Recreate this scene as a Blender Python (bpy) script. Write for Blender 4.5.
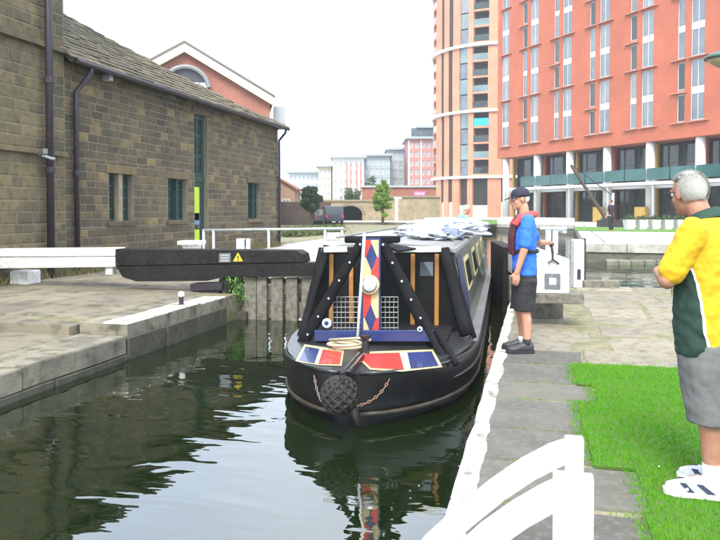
import bpy, math, random
import numpy as np
from mathutils import Vector as V, Matrix as Mx, noise as mnoise

for o in list(bpy.data.objects):
    bpy.data.objects.remove(o)
scene = bpy.context.scene
col = scene.collection
rnd = random.Random(11)

# ------------------------------------------------------------------ camera
FPX = 700.0                       # focal length in pixels of a 720 px wide frame
PSI = math.atan(177 / 700)        # the camera looks this far left of the canal's axis (+Y)
PIT = math.radians(1.5)
EYE = 1.53
PPY = 210 + FPX * math.tan(PIT)
cd = bpy.data.cameras.new('camera')
cam = bpy.data.objects.new('camera', cd)
col.objects.link(cam)
cam.location = (0, 0, EYE)
cam.rotation_euler = (math.pi / 2 - PIT, 0, PSI)
cd.sensor_width = 36
cd.lens = 35
cd.shift_y = -(270 - PPY) / 720
cd.clip_end = 3000
scene.camera = cam

# ------------------------------------------------------------------ world: bright thin overcast
SUN_EL, SUN_AZ = math.radians(50), math.radians(176)     # azimuth clockwise from +Y
w = bpy.data.worlds.new('World')
scene.world = w
w.use_nodes = True
nt = w.node_tree
nt.nodes.clear()
out = nt.nodes.new('ShaderNodeOutputWorld')
bg = nt.nodes.new('ShaderNodeBackground')
sky = nt.nodes.new('ShaderNodeTexSky')
sky.sky_type = 'NISHITA'
sky.sun_disc = False
sky.sun_elevation = SUN_EL
sky.sun_rotation = SUN_AZ
sky.dust_density = 3.0
sky.air_density = 1.0
tc = nt.nodes.new('ShaderNodeTexCoord')
nz = nt.nodes.new('ShaderNodeTexNoise')
nz.inputs['Scale'].default_value = 2.2
nz.inputs['Detail'].default_value = 5
nt.links.new(tc.outputs['Generated'], nz.inputs['Vector'])
rp = nt.nodes.new('ShaderNodeValToRGB')
rp.color_ramp.elements[0].position = 0.3
rp.color_ramp.elements[0].color = (0.66, 0.79, 0.98, 1)
rp.color_ramp.elements[1].position = 0.7
rp.color_ramp.elements[1].color = (0.90, 0.98, 1.08, 1)
nt.links.new(nz.outputs['Fac'], rp.inputs['Fac'])
sc = nt.nodes.new('ShaderNodeVectorMath')
sc.operation = 'SCALE'
sc.inputs['Scale'].default_value = 15.0
nt.links.new(rp.outputs['Color'], sc.inputs[0])
mx = nt.nodes.new('ShaderNodeMix')
mx.data_type = 'RGBA'
mx.inputs['Factor'].default_value = 0.82
nt.links.new(sky.outputs['Color'], mx.inputs['A'])
nt.links.new(sc.outputs['Vector'], mx.inputs['B'])
nt.links.new(mx.outputs['Result'], bg.inputs['Color'])
bg.inputs['Strength'].default_value = 0.12
nt.links.new(bg.outputs['Background'], out.inputs['Surface'])

sl = bpy.data.lights.new('sun', 'SUN')
sl.energy = 2.6
sl.angle = math.radians(24)
sl.color = (1.0, 0.93, 0.80)
sun = bpy.data.objects.new('sun', sl)
col.objects.link(sun)
sd = V((math.sin(SUN_AZ) * math.cos(SUN_EL), math.cos(SUN_AZ) * math.cos(SUN_EL), math.sin(SUN_EL)))
sun.rotation_euler = sd.to_track_quat('Z', 'Y').to_euler()
sun.location = (0, 0, 60)

vs = scene.view_settings
vs.view_transform = 'Standard'
vs.look = 'None'
vs.exposure = 1.0
vs.gamma = 1
vs.use_curve_mapping = False

# ------------------------------------------------------------------ measuring helpers
Rt = V((math.cos(PSI), math.sin(PSI), 0))
Fw = V((-math.sin(PSI), math.cos(PSI), 0))
CP = V((0, 0, EYE))

def ray(px, py):
    d = Fw * math.cos(PIT) - V((0, 0, math.sin(PIT)))
    u = Fw * math.sin(PIT) + V((0, 0, math.cos(PIT)))
    return d + Rt * ((px - 360) / FPX) + u * ((PPY - py) / FPX)

def onz(px, py, z=0.0):
    r = ray(px, py); return CP + r * ((z - EYE) / r.z)

def onx(px, py, x):
    r = ray(px, py); return CP + r * (x / r.x)

def ony(px, py, y):
    r = ray(px, py); return CP + r * (y / r.y)

def ond(px, py, d):                # horizontal distance along the view axis
    r = ray(px, py); return CP + r * (d / r.dot(Fw))

def onpl(px, py, p, n):
    r = ray(px, py); return CP + r * ((p - CP).dot(n) / r.dot(n))

# ------------------------------------------------------------------ mesh builder
ZA = V((0, 0, 1))

def frame_of(d):
    d = d.normalized()
    a = ZA if abs(d.z) < 0.95 else V((1, 0, 0))
    s = d.cross(a).normalized()
    return d, s, s.cross(d).normalized()

class MB:
    def __init__(s):
        s.v = []; s.f = []
    def add(s, vs, fs):
        b = len(s.v)
        s.v += [tuple(p) for p in vs]
        s.f += [tuple(i + b for i in f) for f in fs]
        return s
    def box(s, x0, x1, y0, y1, z0, z1):
        return s.add([(x0,y0,z0),(x1,y0,z0),(x1,y1,z0),(x0,y1,z0),(x0,y0,z1),(x1,y0,z1),(x1,y1,z1),(x0,y1,z1)],
                     [(0,3,2,1),(4,5,6,7),(0,1,5,4),(1,2,6,5),(2,3,7,6),(3,0,4,7)])
    def cbox(s, x0, x1, y0, y1, z0, z1, c=0.01):      # box with chamfered upper edges
        a = [(x0,y0,z0),(x1,y0,z0),(x1,y1,z0),(x0,y1,z0),(x0,y0,z1-c),(x1,y0,z1-c),(x1,y1,z1-c),(x0,y1,z1-c),
             (x0+c,y0+c,z1),(x1-c,y0+c,z1),(x1-c,y1-c,z1),(x0+c,y1-c,z1)]
        f = [(0,3,2,1),(8,9,10,11)]
        for i in range(4):
            j = (i+1) % 4
            f += [(i,j,4+j,4+i),(4+i,4+j,8+j,8+i)]
        return s.add(a, f)
    def beam(s, p, q, wd, h, up=None):
        p = V(p); q = V(q); d = (q-p).normalized()
        u = V(up) if up else (ZA if abs(d.z) < 0.95 else V((0,1,0)))
        sd_ = d.cross(u).normalized(); u = sd_.cross(d).normalized()
        a = []
        for c in (p, q):
            for i, j in ((-1,-1),(1,-1),(1,1),(-1,1)):
                a.append(c + sd_*(i*wd/2) + u*(j*h/2))
        return s.add(a, [(0,3,2,1),(4,5,6,7),(0,1,5,4),(1,2,6,5),(2,3,7,6),(3,0,4,7)])
    def tube(s, pts, r, n=8, cap=True):
        pts = [V(p) for p in pts]; m = len(pts)
        rs = r if isinstance(r, (list, tuple)) else [r]*m
        rings = []
        _, a, b = frame_of(pts[1]-pts[0])
        for i, p in enumerate(pts):
            d = (pts[min(i+1, m-1)] - pts[max(i-1, 0)]).normalized()
            a = (a - d*a.dot(d)).normalized(); b = d.cross(a)
            rings.append([p + (a*math.cos(2*math.pi*k/n) + b*math.sin(2*math.pi*k/n))*rs[i] for k in range(n)])
        return s.loft(rings, cap)
    def loft(s, rings, cap=True, closed=True):
        n = len(rings[0]); a = [p for r in rings for p in r]; f = []
        for i in range(len(rings)-1):
            for k in range(n if closed else n-1):
                k2 = (k+1) % n
                f.append((i*n+k, i*n+k2, (i+1)*n+k2, (i+1)*n+k))
        if cap:
            f.append(tuple(range(n-1, -1, -1)))
            f.append(tuple((len(rings)-1)*n + k for k in range(n)))
        return s.add(a, f)
    def rings(s, data, n=16):          # data: (cx, cy, cz, rx, ry) horizontal ellipses
        return s.loft([[V((c[0]+c[3]*math.cos(2*math.pi*k/n), c[1]+c[4]*math.sin(2*math.pi*k/n), c[2])) for k in range(n)] for c in data])
    def ell(s, c, rx, ry, rz, nu=14, nv=9, rot=None):
        rg = []
        for i in range(nv):
            t = -math.pi/2 + math.pi*(i+0.5)/nv
            rg.append([V((rx*math.cos(t)*math.cos(2*math.pi*k/nu), ry*math.cos(t)*math.sin(2*math.pi*k/nu), rz*math.sin(t))) for k in range(nu)])
        rg = [[rg[0][0]*0 + V((0,0,-rz))]*nu] + rg + [[V((0,0,rz))]*nu]
        if rot: rg = [[rot @ p for p in r] for r in rg]
        return s.loft([[p + V(c) for p in r] for r in rg], cap=False)
    def prism(s, poly, z0, z1):
        n = len(poly)
        ar = sum(poly[i][0]*poly[(i+1)%n][1]-poly[(i+1)%n][0]*poly[i][1] for i in range(n))
        if ar < 0: poly = poly[::-1]
        a = [(p[0],p[1],z0) for p in poly] + [(p[0],p[1],z1) for p in poly]
        return s.add(a, [tuple(range(n-1,-1,-1)), tuple(range(n,2*n))] + [(i,(i+1)%n,n+(i+1)%n,n+i) for i in range(n)])
    def extr(s, poly, vec):
        vec = V(vec); n = len(poly); poly = [V(p) for p in poly]
        return s.add(poly + [p+vec for p in poly], [tuple(range(n-1,-1,-1)), tuple(range(n,2*n))] + [(i,(i+1)%n,n+(i+1)%n,n+i) for i in range(n)])
    def lathe(s, prof, c=(0,0,0), n=16, axis='Z', cap=True):
        rg = []
        for r, h in prof:
            ring = []
            for k in range(n):
                a = 2*math.pi*k/n
                x, y = r*math.cos(a), r*math.sin(a)
                p = (x,y,h) if axis == 'Z' else ((h,x,y) if axis == 'X' else (y,h,x))
                ring.append(V(c)+V(p))
            rg.append(ring)
        return s.loft(rg, cap)
    def quad(s, a, b, c, d):
        return s.add([a,b,c,d], [(0,1,2,3)])
    def mesh(s, name, smooth=False):
        m = bpy.data.meshes.new(name)
        m.from_pydata(s.v, [], s.f)
        if smooth:
            m.polygons.foreach_set('use_smooth', [True]*len(m.polygons))
        m.validate()
        m.update()
        return m
    def build(s, name, mat, parent=None, smooth=False, bevel=0, world=False, loc=None):
        o = link(name, s.mesh(name, smooth), mat, parent, loc)
        if world and parent is not None:
            o.matrix_parent_inverse = pmat(parent).inverted()
        if bevel:
            b = o.modifiers.new('bevel', 'BEVEL'); b.width = bevel; b.segments = 2; b.limit_method = 'ANGLE'
            b.harden_normals = False
        if smooth == 'auto' :
            pass
        return o

def pmat(o):
    return Mx.LocRotScale(o.location, o.rotation_euler, o.scale)

def link(name, mesh, mat=None, parent=None, loc=None):
    o = bpy.data.objects.new(name, mesh)
    col.objects.link(o)
    if mat is not None and len(mesh.materials) == 0:
        mesh.materials.append(mat)
    o.parent = parent
    if loc is not None: o.location = loc
    return o

def thing(name, label, cat, loc=(0,0,0), rz=0.0, group=None):
    o = bpy.data.objects.new(name, None)
    o.empty_display_size = 0.2
    col.objects.link(o)
    o.location = loc; o.rotation_euler = (0,0,rz)
    return tag(o, label, cat, group)

def tag(o, label, cat, group=None):
    o['label'] = label; o['category'] = cat
    if group: o['group'] = group
    return o

def struct(o):
    o['kind'] = 'structure'; return o

# ------------------------------------------------------------------ materials
def M(name, c, rough=0.8, c2=None, scale=3.0, c3=None, scale3=25.0, amt3=0.35, bump=0.0, bscale=40.0, metal=0.0,
      island=None, spec=0.5, coat=0.0, obj=False, lo=0.35, hi=0.65, sheen=0.0, emit=None):
    m = bpy.data.materials.new(name); m.use_nodes = True
    t = m.node_tree; N = t.nodes; L = t.links
    b = N['Principled BSDF']
    b.inputs['Roughness'].default_value = rough
    b.inputs['Metallic'].default_value = metal
    b.inputs['Specular IOR Level'].default_value = spec
    b.inputs['Coat Weight'].default_value = coat
    b.inputs['Sheen Weight'].default_value = sheen
    if obj:
        pos = N.new('ShaderNodeTexCoord').outputs['Object']
    else:
        pos = N.new('ShaderNodeNewGeometry').outputs['Position']
    def noise(s, det=5):
        n = N.new('ShaderNodeTexNoise'); n.inputs['Scale'].default_value = s; n.inputs['Detail'].default_value = det
        n.inputs['Roughness'].default_value = 0.6
        L.new(pos, n.inputs['Vector']); return n.outputs['Fac']
    def ramp(fac, a, bb, l, h):
        r = N.new('ShaderNodeValToRGB'); r.color_ramp.elements[0].position = l; r.color_ramp.elements[1].position = h
        r.color_ramp.elements[0].color = (*a, 1); r.color_ramp.elements[1].color = (*bb, 1)
        L.new(fac, r.inputs['Fac']); return r
    cur = None
    if island:
        g = N.new('ShaderNodeNewGeometry'); oi = N.new('ShaderNodeObjectInfo')
        ad = N.new('ShaderNodeMath'); ad.operation = 'ADD'
        L.new(g.outputs['Random Per Island'], ad.inputs[0]); L.new(oi.outputs['Random'], ad.inputs[1])
        fr = N.new('ShaderNodeMath'); fr.operation = 'FRACT'; L.new(ad.outputs[0], fr.inputs[0])
        r = N.new('ShaderNodeValToRGB'); e = r.color_ramp.elements
        r.color_ramp.interpolation = 'LINEAR'
        while len(e) < len(island): e.new(0.5)
        for i, cc in enumerate(island):
            e[i].position = i/(len(island)-1); e[i].color = (*cc, 1)
        L.new(fr.outputs[0], r.inputs['Fac']); cur = r.outputs['Color']
    if c2 is not None:
        r = ramp(noise(scale), c, c2, lo, hi)
        if cur is not None:
            k = N.new('ShaderNodeMix'); k.data_type = 'RGBA'; k.inputs['Factor'].default_value = 0.45
            L.new(cur, k.inputs['A']); L.new(r.outputs['Color'], k.inputs['B']); cur = k.outputs['Result']
        else: cur = r.outputs['Color']
    if c3 is not None:
        r = ramp(noise(scale3, 6), (0,0,0), (1,1,1), 0.48, 0.68)
        ml = N.new('ShaderNodeMath'); ml.operation = 'MULTIPLY'; ml.inputs[1].default_value = amt3
        L.new(r.outputs['Color'], ml.inputs[0])
        k = N.new('ShaderNodeMix'); k.data_type = 'RGBA'
        L.new(ml.outputs[0], k.inputs['Factor'])
        if cur is not None: L.new(cur, k.inputs['A'])
        else: k.inputs['A'].default_value = (*c, 1)
        k.inputs['B'].default_value = (*c3, 1); cur = k.outputs['Result']
    if cur is not None: L.new(cur, b.inputs['Base Color'])
    else: b.inputs['Base Color'].default_value = (*c, 1)
    if bump:
        bp = N.new('ShaderNodeBump'); bp.inputs['Strength'].default_value = bump; bp.inputs['Distance'].default_value = 0.02
        L.new(noise(bscale, 7), bp.inputs['Height']); L.new(bp.outputs['Normal'], b.inputs['Normal'])
    if emit:
        b.inputs['Emission Color'].default_value = (*emit[0], 1); b.inputs['Emission Strength'].default_value = emit[1]
    return m

m_white = M('white_paint', (0.74,0.74,0.72), 0.55, c2=(0.60,0.59,0.55), scale=3, c3=(0.22,0.2,0.16), scale3=16, amt3=0.45, bump=0.15)
m_black = M('black_paint', (0.007,0.007,0.008), 0.65, c2=(0.016,0.015,0.015), scale=3, c3=(0.05,0.045,0.038), scale3=22, amt3=0.35, bump=0.35, spec=0.2)
m_iron = M('black_iron', (0.018,0.014,0.02), 0.45, c2=(0.03,0.025,0.03), scale=8, bump=0.1)
m_galv = M('galvanised_steel', (0.42,0.47,0.48), 0.45, c2=(0.55,0.6,0.6), scale=6, metal=0.4)
m_wood_old = M('weathered_timber', (0.12,0.112,0.085), 0.9, c2=(0.20,0.19,0.155), scale=9, c3=(0.03,0.035,0.02), scale3=14, amt3=0.6, bump=0.5, bscale=60)
# ================================================================== SETTING
WZ = -0.30                         # water level
XL, XR = -4.84, -0.44              # the lock's two walls

m_water = bpy.data.materials.new('canal_water'); m_water.use_nodes = True
t = m_water.node_tree; N = t.nodes; L = t.links
b = N['Principled BSDF']
b.inputs['Base Color'].default_value = (0.0055, 0.0115, 0.0026, 1)
b.inputs['Roughness'].default_value = 0.012
b.inputs['IOR'].default_value = 2.15
pos = N.new('ShaderNodeNewGeometry').outputs['Position']
mp = N.new('ShaderNodeMapping'); mp.inputs['Scale'].default_value = (0.75, 1.5, 1); L.new(pos, mp.inputs['Vector'])
n1 = N.new('ShaderNodeTexNoise'); n1.inputs['Scale'].default_value = 1.5; n1.inputs['Detail'].default_value = 2; n1.inputs['Distortion'].default_value = 0.6
n2 = N.new('ShaderNodeTexNoise'); n2.inputs['Scale'].default_value = 5.5; n2.inputs['Detail'].default_value = 2
L.new(mp.outputs['Vector'], n1.inputs['Vector']); L.new(mp.outputs['Vector'], n2.inputs['Vector'])
ma = N.new('ShaderNodeMath'); ma.operation = 'MULTIPLY_ADD'; ma.inputs[1].default_value = 0.11
L.new(n2.outputs['Fac'], ma.inputs[0]); L.new(n1.outputs['Fac'], ma.inputs[2])
bp = N.new('ShaderNodeBump'); bp.inputs['Strength'].default_value = 0.115; bp.inputs['Distance'].default_value = 0.11
L.new(ma.outputs[0], bp.inputs['Height']); L.new(bp.outputs['Normal'], b.inputs['Normal'])
struct(MB().quad((-60,-30,WZ),(160,-30,WZ),(160,130,WZ),(-60,130,WZ)).build('canal_water', m_water))

m_mud = M('silt', (0.03,0.03,0.02), 0.95, c2=(0.05,0.045,0.03), bump=0.3)
struct(MB().quad((-500,-60,-2.2),(500,-60,-2.2),(500,700,-2.2),(-500,700,-2.2)).build('canal_bed', m_mud))

m_soil = M('soil', (0.045,0.14,0.008), 0.95, c2=(0.07,0.12,0.015), scale=5, bump=0.6, bscale=30)
m_joint = M('sandy_joint', (0.26,0.225,0.15), 0.95, c2=(0.14,0.145,0.07), scale=4, c3=(0.05,0.08,0.02), scale3=9, amt3=0.5, bump=0.6, bscale=60)
m_wall = M('lock_wall_stone', (0.05,0.047,0.035), 0.85, c2=(0.08,0.075,0.055), scale=4, c3=(0.02,0.03,0.012), scale3=6, amt3=0.7, bump=0.6, bscale=25)
m_pale = M('pale_concrete', (0.36,0.35,0.32), 0.9, c2=(0.48,0.47,0.44), scale=1.0, c3=(0.22,0.21,0.17), scale3=6, amt3=0.4, bump=0.2)
m_grassfar = M('far_grass', (0.06,0.15,0.02), 0.95, c2=(0.10,0.20,0.03), scale=2, bump=0.6, bscale=12)
m_slabdark = M('dark_quay_stone', (0.07,0.066,0.056), 0.85, c2=(0.14,0.13,0.105), scale=3.5, c3=(0.17,0.165,0.135), scale3=20, amt3=0.5, bump=0.5, bscale=40,
               island=[(0.055,0.052,0.046),(0.14,0.128,0.105),(0.085,0.08,0.068),(0.12,0.118,0.088),(0.065,0.06,0.055)])
m_slabpale = M('pale_flagstone', (0.16,0.142,0.105), 0.85, c2=(0.30,0.26,0.185), scale=1.3, c3=(0.075,0.068,0.052), scale3=6, amt3=0.75, bump=0.35, bscale=40,
               island=[(0.13,0.117,0.09),(0.22,0.195,0.145),(0.165,0.147,0.11),(0.29,0.255,0.185)])
m_slableft = M('worn_bank_flagstone', (0.13,0.115,0.083), 0.85, c2=(0.27,0.23,0.155), scale=1.1, c3=(0.055,0.05,0.04), scale3=4, amt3=0.75, bump=0.35, bscale=40,
               island=[(0.125,0.112,0.085),(0.20,0.175,0.125),(0.15,0.135,0.10),(0.235,0.205,0.145)])

def painted(name, base, xm, wid, side, y0=-99, y1=99, lev=0.5, paint=(0.56,0.55,0.50)):
    """a stone material whose strip beside the water has worn white paint"""
    m = base.copy(); m.name = name
    t = m.node_tree; N = t.nodes; L = t.links
    bs = N['Principled BSDF']; src = bs.inputs['Base Color'].links[0].from_socket
    g = N.new('ShaderNodeNewGeometry'); sp = N.new('ShaderNodeSeparateXYZ'); L.new(g.outputs['Position'], sp.inputs[0])
    def math_(op, a, bv):
        q = N.new('ShaderNodeMath'); q.operation = op
        for i, x in enumerate((a, bv)):
            if isinstance(x, (int, float)): q.inputs[i].default_value = x
            else: L.new(x, q.inputs[i])
        return q.outputs[0]
    nn = N.new('ShaderNodeTexNoise'); nn.inputs['Scale'].default_value = 2.6; nn.inputs['Detail'].default_value = 6
    L.new(g.outputs['Position'], nn.inputs['Vector'])
    dist = math_('MULTIPLY', math_('SUBTRACT', sp.outputs['X'], xm), side)            # metres inland
    wob = math_('MULTIPLY', math_('SUBTRACT', nn.outputs['Fac'], lev), 0.09)
    a = math_('LESS_THAN', math_('ADD', dist, wob), wid)
    a = math_('MULTIPLY', a, math_('GREATER_THAN', math_('ADD', sp.outputs['Y'], wob), y0))
    a = math_('MULTIPLY', a, math_('LESS_THAN', math_('ADD', sp.outputs['Y'], wob), y1))
    n2 = N.new('ShaderNodeTexNoise'); n2.inputs['Scale'].default_value = 38; n2.inputs['Detail'].default_value = 5
    L.new(g.outputs['Position'], n2.inputs['Vector'])
    n3 = N.new('ShaderNodeTexNoise'); n3.inputs['Scale'].default_value = 5; n3.inputs['Detail'].default_value = 8; n3.inputs['Roughness'].default_value = 0.7
    L.new(g.outputs['Position'], n3.inputs['Vector'])
    mr_ = N.new('ShaderNodeMapRange'); mr_.inputs['From Min'].default_value = 0.36; mr_.inputs['From Max'].default_value = 0.52
    mr_.inputs['To Min'].default_value = 0.12; mr_.inputs['To Max'].default_value = 1.0; L.new(n3.outputs['Fac'], mr_.inputs['Value'])
    a = math_('MULTIPLY', a, mr_.outputs['Result'])
    sn = N.new('ShaderNodeSeparateXYZ'); L.new(g.outputs['Normal'], sn.inputs[0])
    a = math_('MULTIPLY', a, math_('GREATER_THAN', sn.outputs['Z'], 0.35))
    k = N.new('ShaderNodeMix'); k.data_type = 'RGBA'
    L.new(a, k.inputs['Factor']); L.new(src, k.inputs['A']); k.inputs['B'].default_value = (*paint, 1)
    L.new(k.outputs['Result'], bs.inputs['Base Color'])
    return m

def wobble(poly, seg=0.25, amp=0.012):
    o = []
    n = len(poly)
    for i in range(n):
        a = V((*poly[i], 0)); c = V((*poly[(i+1) % n], 0)); k = max(1, int((c-a).length/seg))
        for j in range(k):
            p = a.lerp(c, j/k)
            q = mnoise.noise_vector(p*2.3)*amp
            o.append((p.x+q.x, p.y+q.y))
    return o

def slab(parent, mat, poly, z, th=0.12, name='flagstone', amp=0.014, seg=0.22, tilt=0.006):
    """an irregular flat stone with worn upper edges"""
    pl = wobble(poly, seg, amp)
    cx = sum(p[0] for p in pl)/len(pl); cy = sum(p[1] for p in pl)/len(pl)
    rr = max(math.hypot(p[0]-cx, p[1]-cy) for p in pl)
    tx, ty = rnd.uniform(-tilt, tilt), rnd.uniform(-tilt, tilt)
    def hz(p): return z + (p[0]-cx)*tx + (p[1]-cy)*ty
    m = MB(); c = 0.018/rr
    r0 = [V((p[0],p[1],z-th)) for p in pl]
    r1 = [V((p[0],p[1],hz(p)-0.016)) for p in pl]
    r2 = [V((cx+(p[0]-cx)*(1-c), cy+(p[1]-cy)*(1-c), hz(p))) for p in pl]
    m.loft([r0, r1, r2], cap=False)
    m.f.append(tuple(range(2*len(pl), 3*len(pl))))
    return m.build(name, mat, parent, world=True)

# ---- right bank: a quay of flagstones with a lawn
YR1 = 14.8
rq = struct(MB().prism([(XR+0.03,-25),(60,-25),(60,YR1-0.05),(XR+0.03,YR1-0.05)], -2.0, -0.011).build('right_quay', m_joint))
m_slabdark_p = painted('dark_quay_stone_white_edge', m_slabdark, XR, 0.125, 1.0)
m_slabpale_p = painted('pale_quay_stone_white_edge', m_slabpale, XR, 0.115, 1.0)
y = 0.3
edge = []
while y < YR1:
    ln = rnd.uniform(0.55, 0.86)
    if y < 7.4:
        wd = 0.36 + rnd.uniform(-0.09, 0.16) + XR + 0.5
        edge.append((y, y+ln, wd))
        slab(rq, m_slabdark_p, [(XR,y+0.010),(wd,y+0.030+rnd.uniform(-.02,.02)),(wd+rnd.uniform(-.06,.06),y+ln-0.030),(XR,y+ln-0.010)], rnd.uniform(-.003,.006), 0.35, 'coping_stone', amp=0.016, tilt=0.003)
    else:
        wd = XR + rnd.uniform(0.75, 1.1)
        slab(rq, m_slabpale_p, [(XR,y+0.016),(wd,y+0.016),(wd,min(y+ln,YR1)-0.016),(XR,min(y+ln,YR1)-0.016)], rnd.uniform(-.008,.006), 0.35, 'coping_stone', amp=0.012)
    y += ln
# wide pale flags beyond the lawn
y = 7.25
while y < YR1 - 0.2:
    h = rnd.uniform(0.55, 1.15); y1 = min(y+h, YR1)
    x = (0.45 if y < 7.4 else XR+1.12) + rnd.uniform(0, 0.1)
    while x < 9.5:
        ww = rnd.uniform(0.8, 1.9)
        j = rnd.uniform(0.015, 0.035)
        slab(rq, m_slabpale, [(x+j,y+j+rnd.uniform(-.02,.05)),(x+ww-j,y+j+rnd.uniform(-.02,.05)),(x+ww-j+rnd.uniform(-.04,.04),y1-j),(x+j,y1-j)], rnd.uniform(-.012,.012), 0.12, 'flagstone', amp=0.03, seg=0.3, tilt=0.012)
        x += ww
    y = y1
# the quay's wall faces: courses of big lock stones below the coping
def quay_wall(parent, p, q, n_out, z0, z1, mat, lens=(0.7,1.3), ch=0.28):
    p = V((*p,0)); q = V((*q,0)); d = (q-p); ln = d.length; d.normalize(); n = V((*n_out,0)).normalized()
    k = max(1, round((z1-z0)/ch)); hh = (z1-z0)/k
    for i in range(k):
        s_ = 0
        while s_ < ln-0.05:
            e = min(ln, s_+rnd.uniform(*lens)); pr = rnd.uniform(0.0, 0.02)
            a, c_ = p+d*(s_+0.008), p+d*(e-0.008)
            zz0, zz1 = z0+i*hh+0.006, z0+(i+1)*hh-0.006
            ch_ = 0.02
            back = [a-n*0.1, c_-n*0.1]
            m = MB()
            o1 = [V((a.x,a.y,zz0)),V((c_.x,c_.y,zz0)),V((c_.x,c_.y,zz1)),V((a.x,a.y,zz1))]
            bk = [v - n*0.12 for v in o1]
            ctr = (a+c_)/2; ctr.z = (zz0+zz1)/2
            o2 = [v + (ctr-v).normalized()*ch_ + n*(0.012+pr) for v in o1]
            m.loft([bk, o1, o2])
            m.build('wall_stone', mat, parent, world=True)
            s_ = e
quay_wall(rq, (XR,0.3), (XR,YR1), (-1,0), -0.62, -0.36+0.28-0.27, m_wall)

# lawn
LAWN = [(e[2]+0.02, e[0]) for e in edge if e[0] < 7.1]
gx0 = lambda yy: next((e[2] for e in edge if e[0] <= yy < e[1]), 0.45)
YG1 = 7.22
lp = []
for e in edge:
    if e[0] >= YG1: break
    lp += [(e[2]-0.01, max(e[0],0.3)), (e[2]-0.01, min(e[1],YG1))]
lp = [(lp[0][0], -24.0)] + lp + [(1.6,YG1+0.02),(2.6,YG1+0.22),(4.2,YG1+0.55),(7,YG1+0.75),(59,YG1+1),(59,-24.0)]
lawn = struct(MB().prism(lp, -0.005, 0.012).build('lawn', m_soil))

def blades(name, pts, hmin, hmax, wd, mat, seed=3, bend=0.5):
    r = np.random.default_rng(seed); n = len(pts)
    a = r.uniform(0, 2*np.pi, n); h = r.uniform(hmin, hmax, n); ww = r.uniform(0.6, 1.2, n)*wd
    dx, dy = np.cos(a), np.sin(a)
    ln = r.uniform(0.1, 1.0, n)*bend*h; b2 = r.uniform(0, 2*np.pi, n)
    p = np.asarray(pts, dtype=float)
    A = p + np.stack([dx*ww, dy*ww, np.zeros(n)], 1); B = p - np.stack([dx*ww, dy*ww, np.zeros(n)], 1)
    C = p + np.stack([np.cos(b2)*ln, np.sin(b2)*ln, h], 1)
    vs_ = np.stack([A, B, C], 1).reshape(-1, 3)
    me = bpy.data.meshes.new(name)
    me.vertices.add(3*n); me.vertices.foreach_set('co', vs_.ravel())
    me.loops.add(3*n); me.loops.foreach_set('vertex_index', np.arange(3*n, dtype=np.int32))
    me.polygons.add(n); me.polygons.foreach_set('loop_start', np.arange(0, 3*n, 3, dtype=np.int32))
    me.polygons.foreach_set('loop_total', np.full(n, 3, dtype=np.int32))
    me.update(calc_edges=True)
    return link(name, me, mat)

m_blade = M('grass_blade', (0.055,0.23,0.004), 0.85, c2=(0.11,0.32,0.008), scale=1.6, island=[(0.045,0.20,0.003),(0.085,0.28,0.006),(0.06,0.24,0.004),(0.15,0.34,0.015)], spec=0.05)
gp = []
r2 = random.Random(5)
while len(gp) < 190000:
    yy = 1.6 + (YG1+0.6-1.6)*r2.random()**1.25; xx = r2.uniform(-0.2, 4.6)
    if xx > 0.75*yy + 0.6: continue
    top = YG1 + (0.02 if xx < 1.6 else 0.02+(xx-1.6)*0.18)
    if yy > top + r2.uniform(-.04,.04): continue
    if xx < gx0(min(yy,7.2)) - 0.03 + r2.uniform(-0.08, 0.03): continue
    gp.append((xx, yy, 0.008))
g = blades('grass', gp, 0.010, 0.030, 0.0034, m_blade)
g['kind'] = 'stuff'; g['label'] = 'short bright green mown grass of the lawn'; g['category'] = 'grass'
# scattered clover heads and tufts in the joints of the quay
m_clover = M('clover_flower', (0.75,0.74,0.68), 0.8)
cm = MB()
for i in range(26):
    p = gp[r2.randrange(len(gp))]
    cm.ell((p[0],p[1],0.034), 0.005, 0.005, 0.004, 6, 3)
cl = cm.build('clover_flowers', m_clover); cl['kind'] = 'stuff'; cl['label'] = 'tiny white clover flowers dotted over the lawn'; cl['category'] = 'clover'
tp = []
for e in edge:
    for k in range(60):
        if r2.random() < 0.5: tp.append((r2.uniform(XR+0.25, e[2]), e[0]+r2.uniform(-.02,.02), -0.011))
for k in range(900):
    tp.append((r2.uniform(0.6,6), 7.3+abs(r2.gauss(0,0.25))+0.12*r2.random(), -0.011))
tg = blades('joint_grass', tp, 0.015, 0.05, 0.003, m_blade, 9); tg['kind'] = 'stuff'; tg['label'] = 'sparse grass sprouting in the joints of the right quay'; tg['category'] = 'grass'

# ---- left bank
ZL = 0.14
ys = 7.55                          # the low apron ends here with a step
lb = struct(MB().prism([(XL-0.03,ys+0.1),(-499,ys+0.1),(-499,75),(XL-0.03,75)], -2.0, ZL-0.016).build('left_bank', m_joint))
la = struct(MB().prism([(XL-0.03,-25),(-60,-25),(-60,ys+0.3),(XL-0.03,ys+0.3)], -2.0, -0.016).build('left_apron', m_joint))
m_copL = M('coping_left', (0.13,0.12,0.09), 0.85, c2=(0.25,0.225,0.165), scale=1.8, c3=(0.05,0.05,0.03), scale3=5, amt3=0.85, bump=0.5, bscale=30)
m_copLp = painted('coping_left_white', m_copL, XL, 0.34, -1.0, ys-0.3, 12.0, lev=0.52)
yb = [2.0, 3.35, 4.7, 5.75, ys-0.02]
for i in range(4):
    slab(la, m_copL, [(XL,yb[i]+0.01),(XL,yb[i+1]-0.01),(XL-0.62,yb[i+1]-0.01),(XL-0.62,yb[i]+0.01)], rnd.uniform(-.01,.008), 0.22, 'coping_stone', amp=0.02)
yb2 = [ys, 8.55, 9.5, 10.35]
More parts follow.
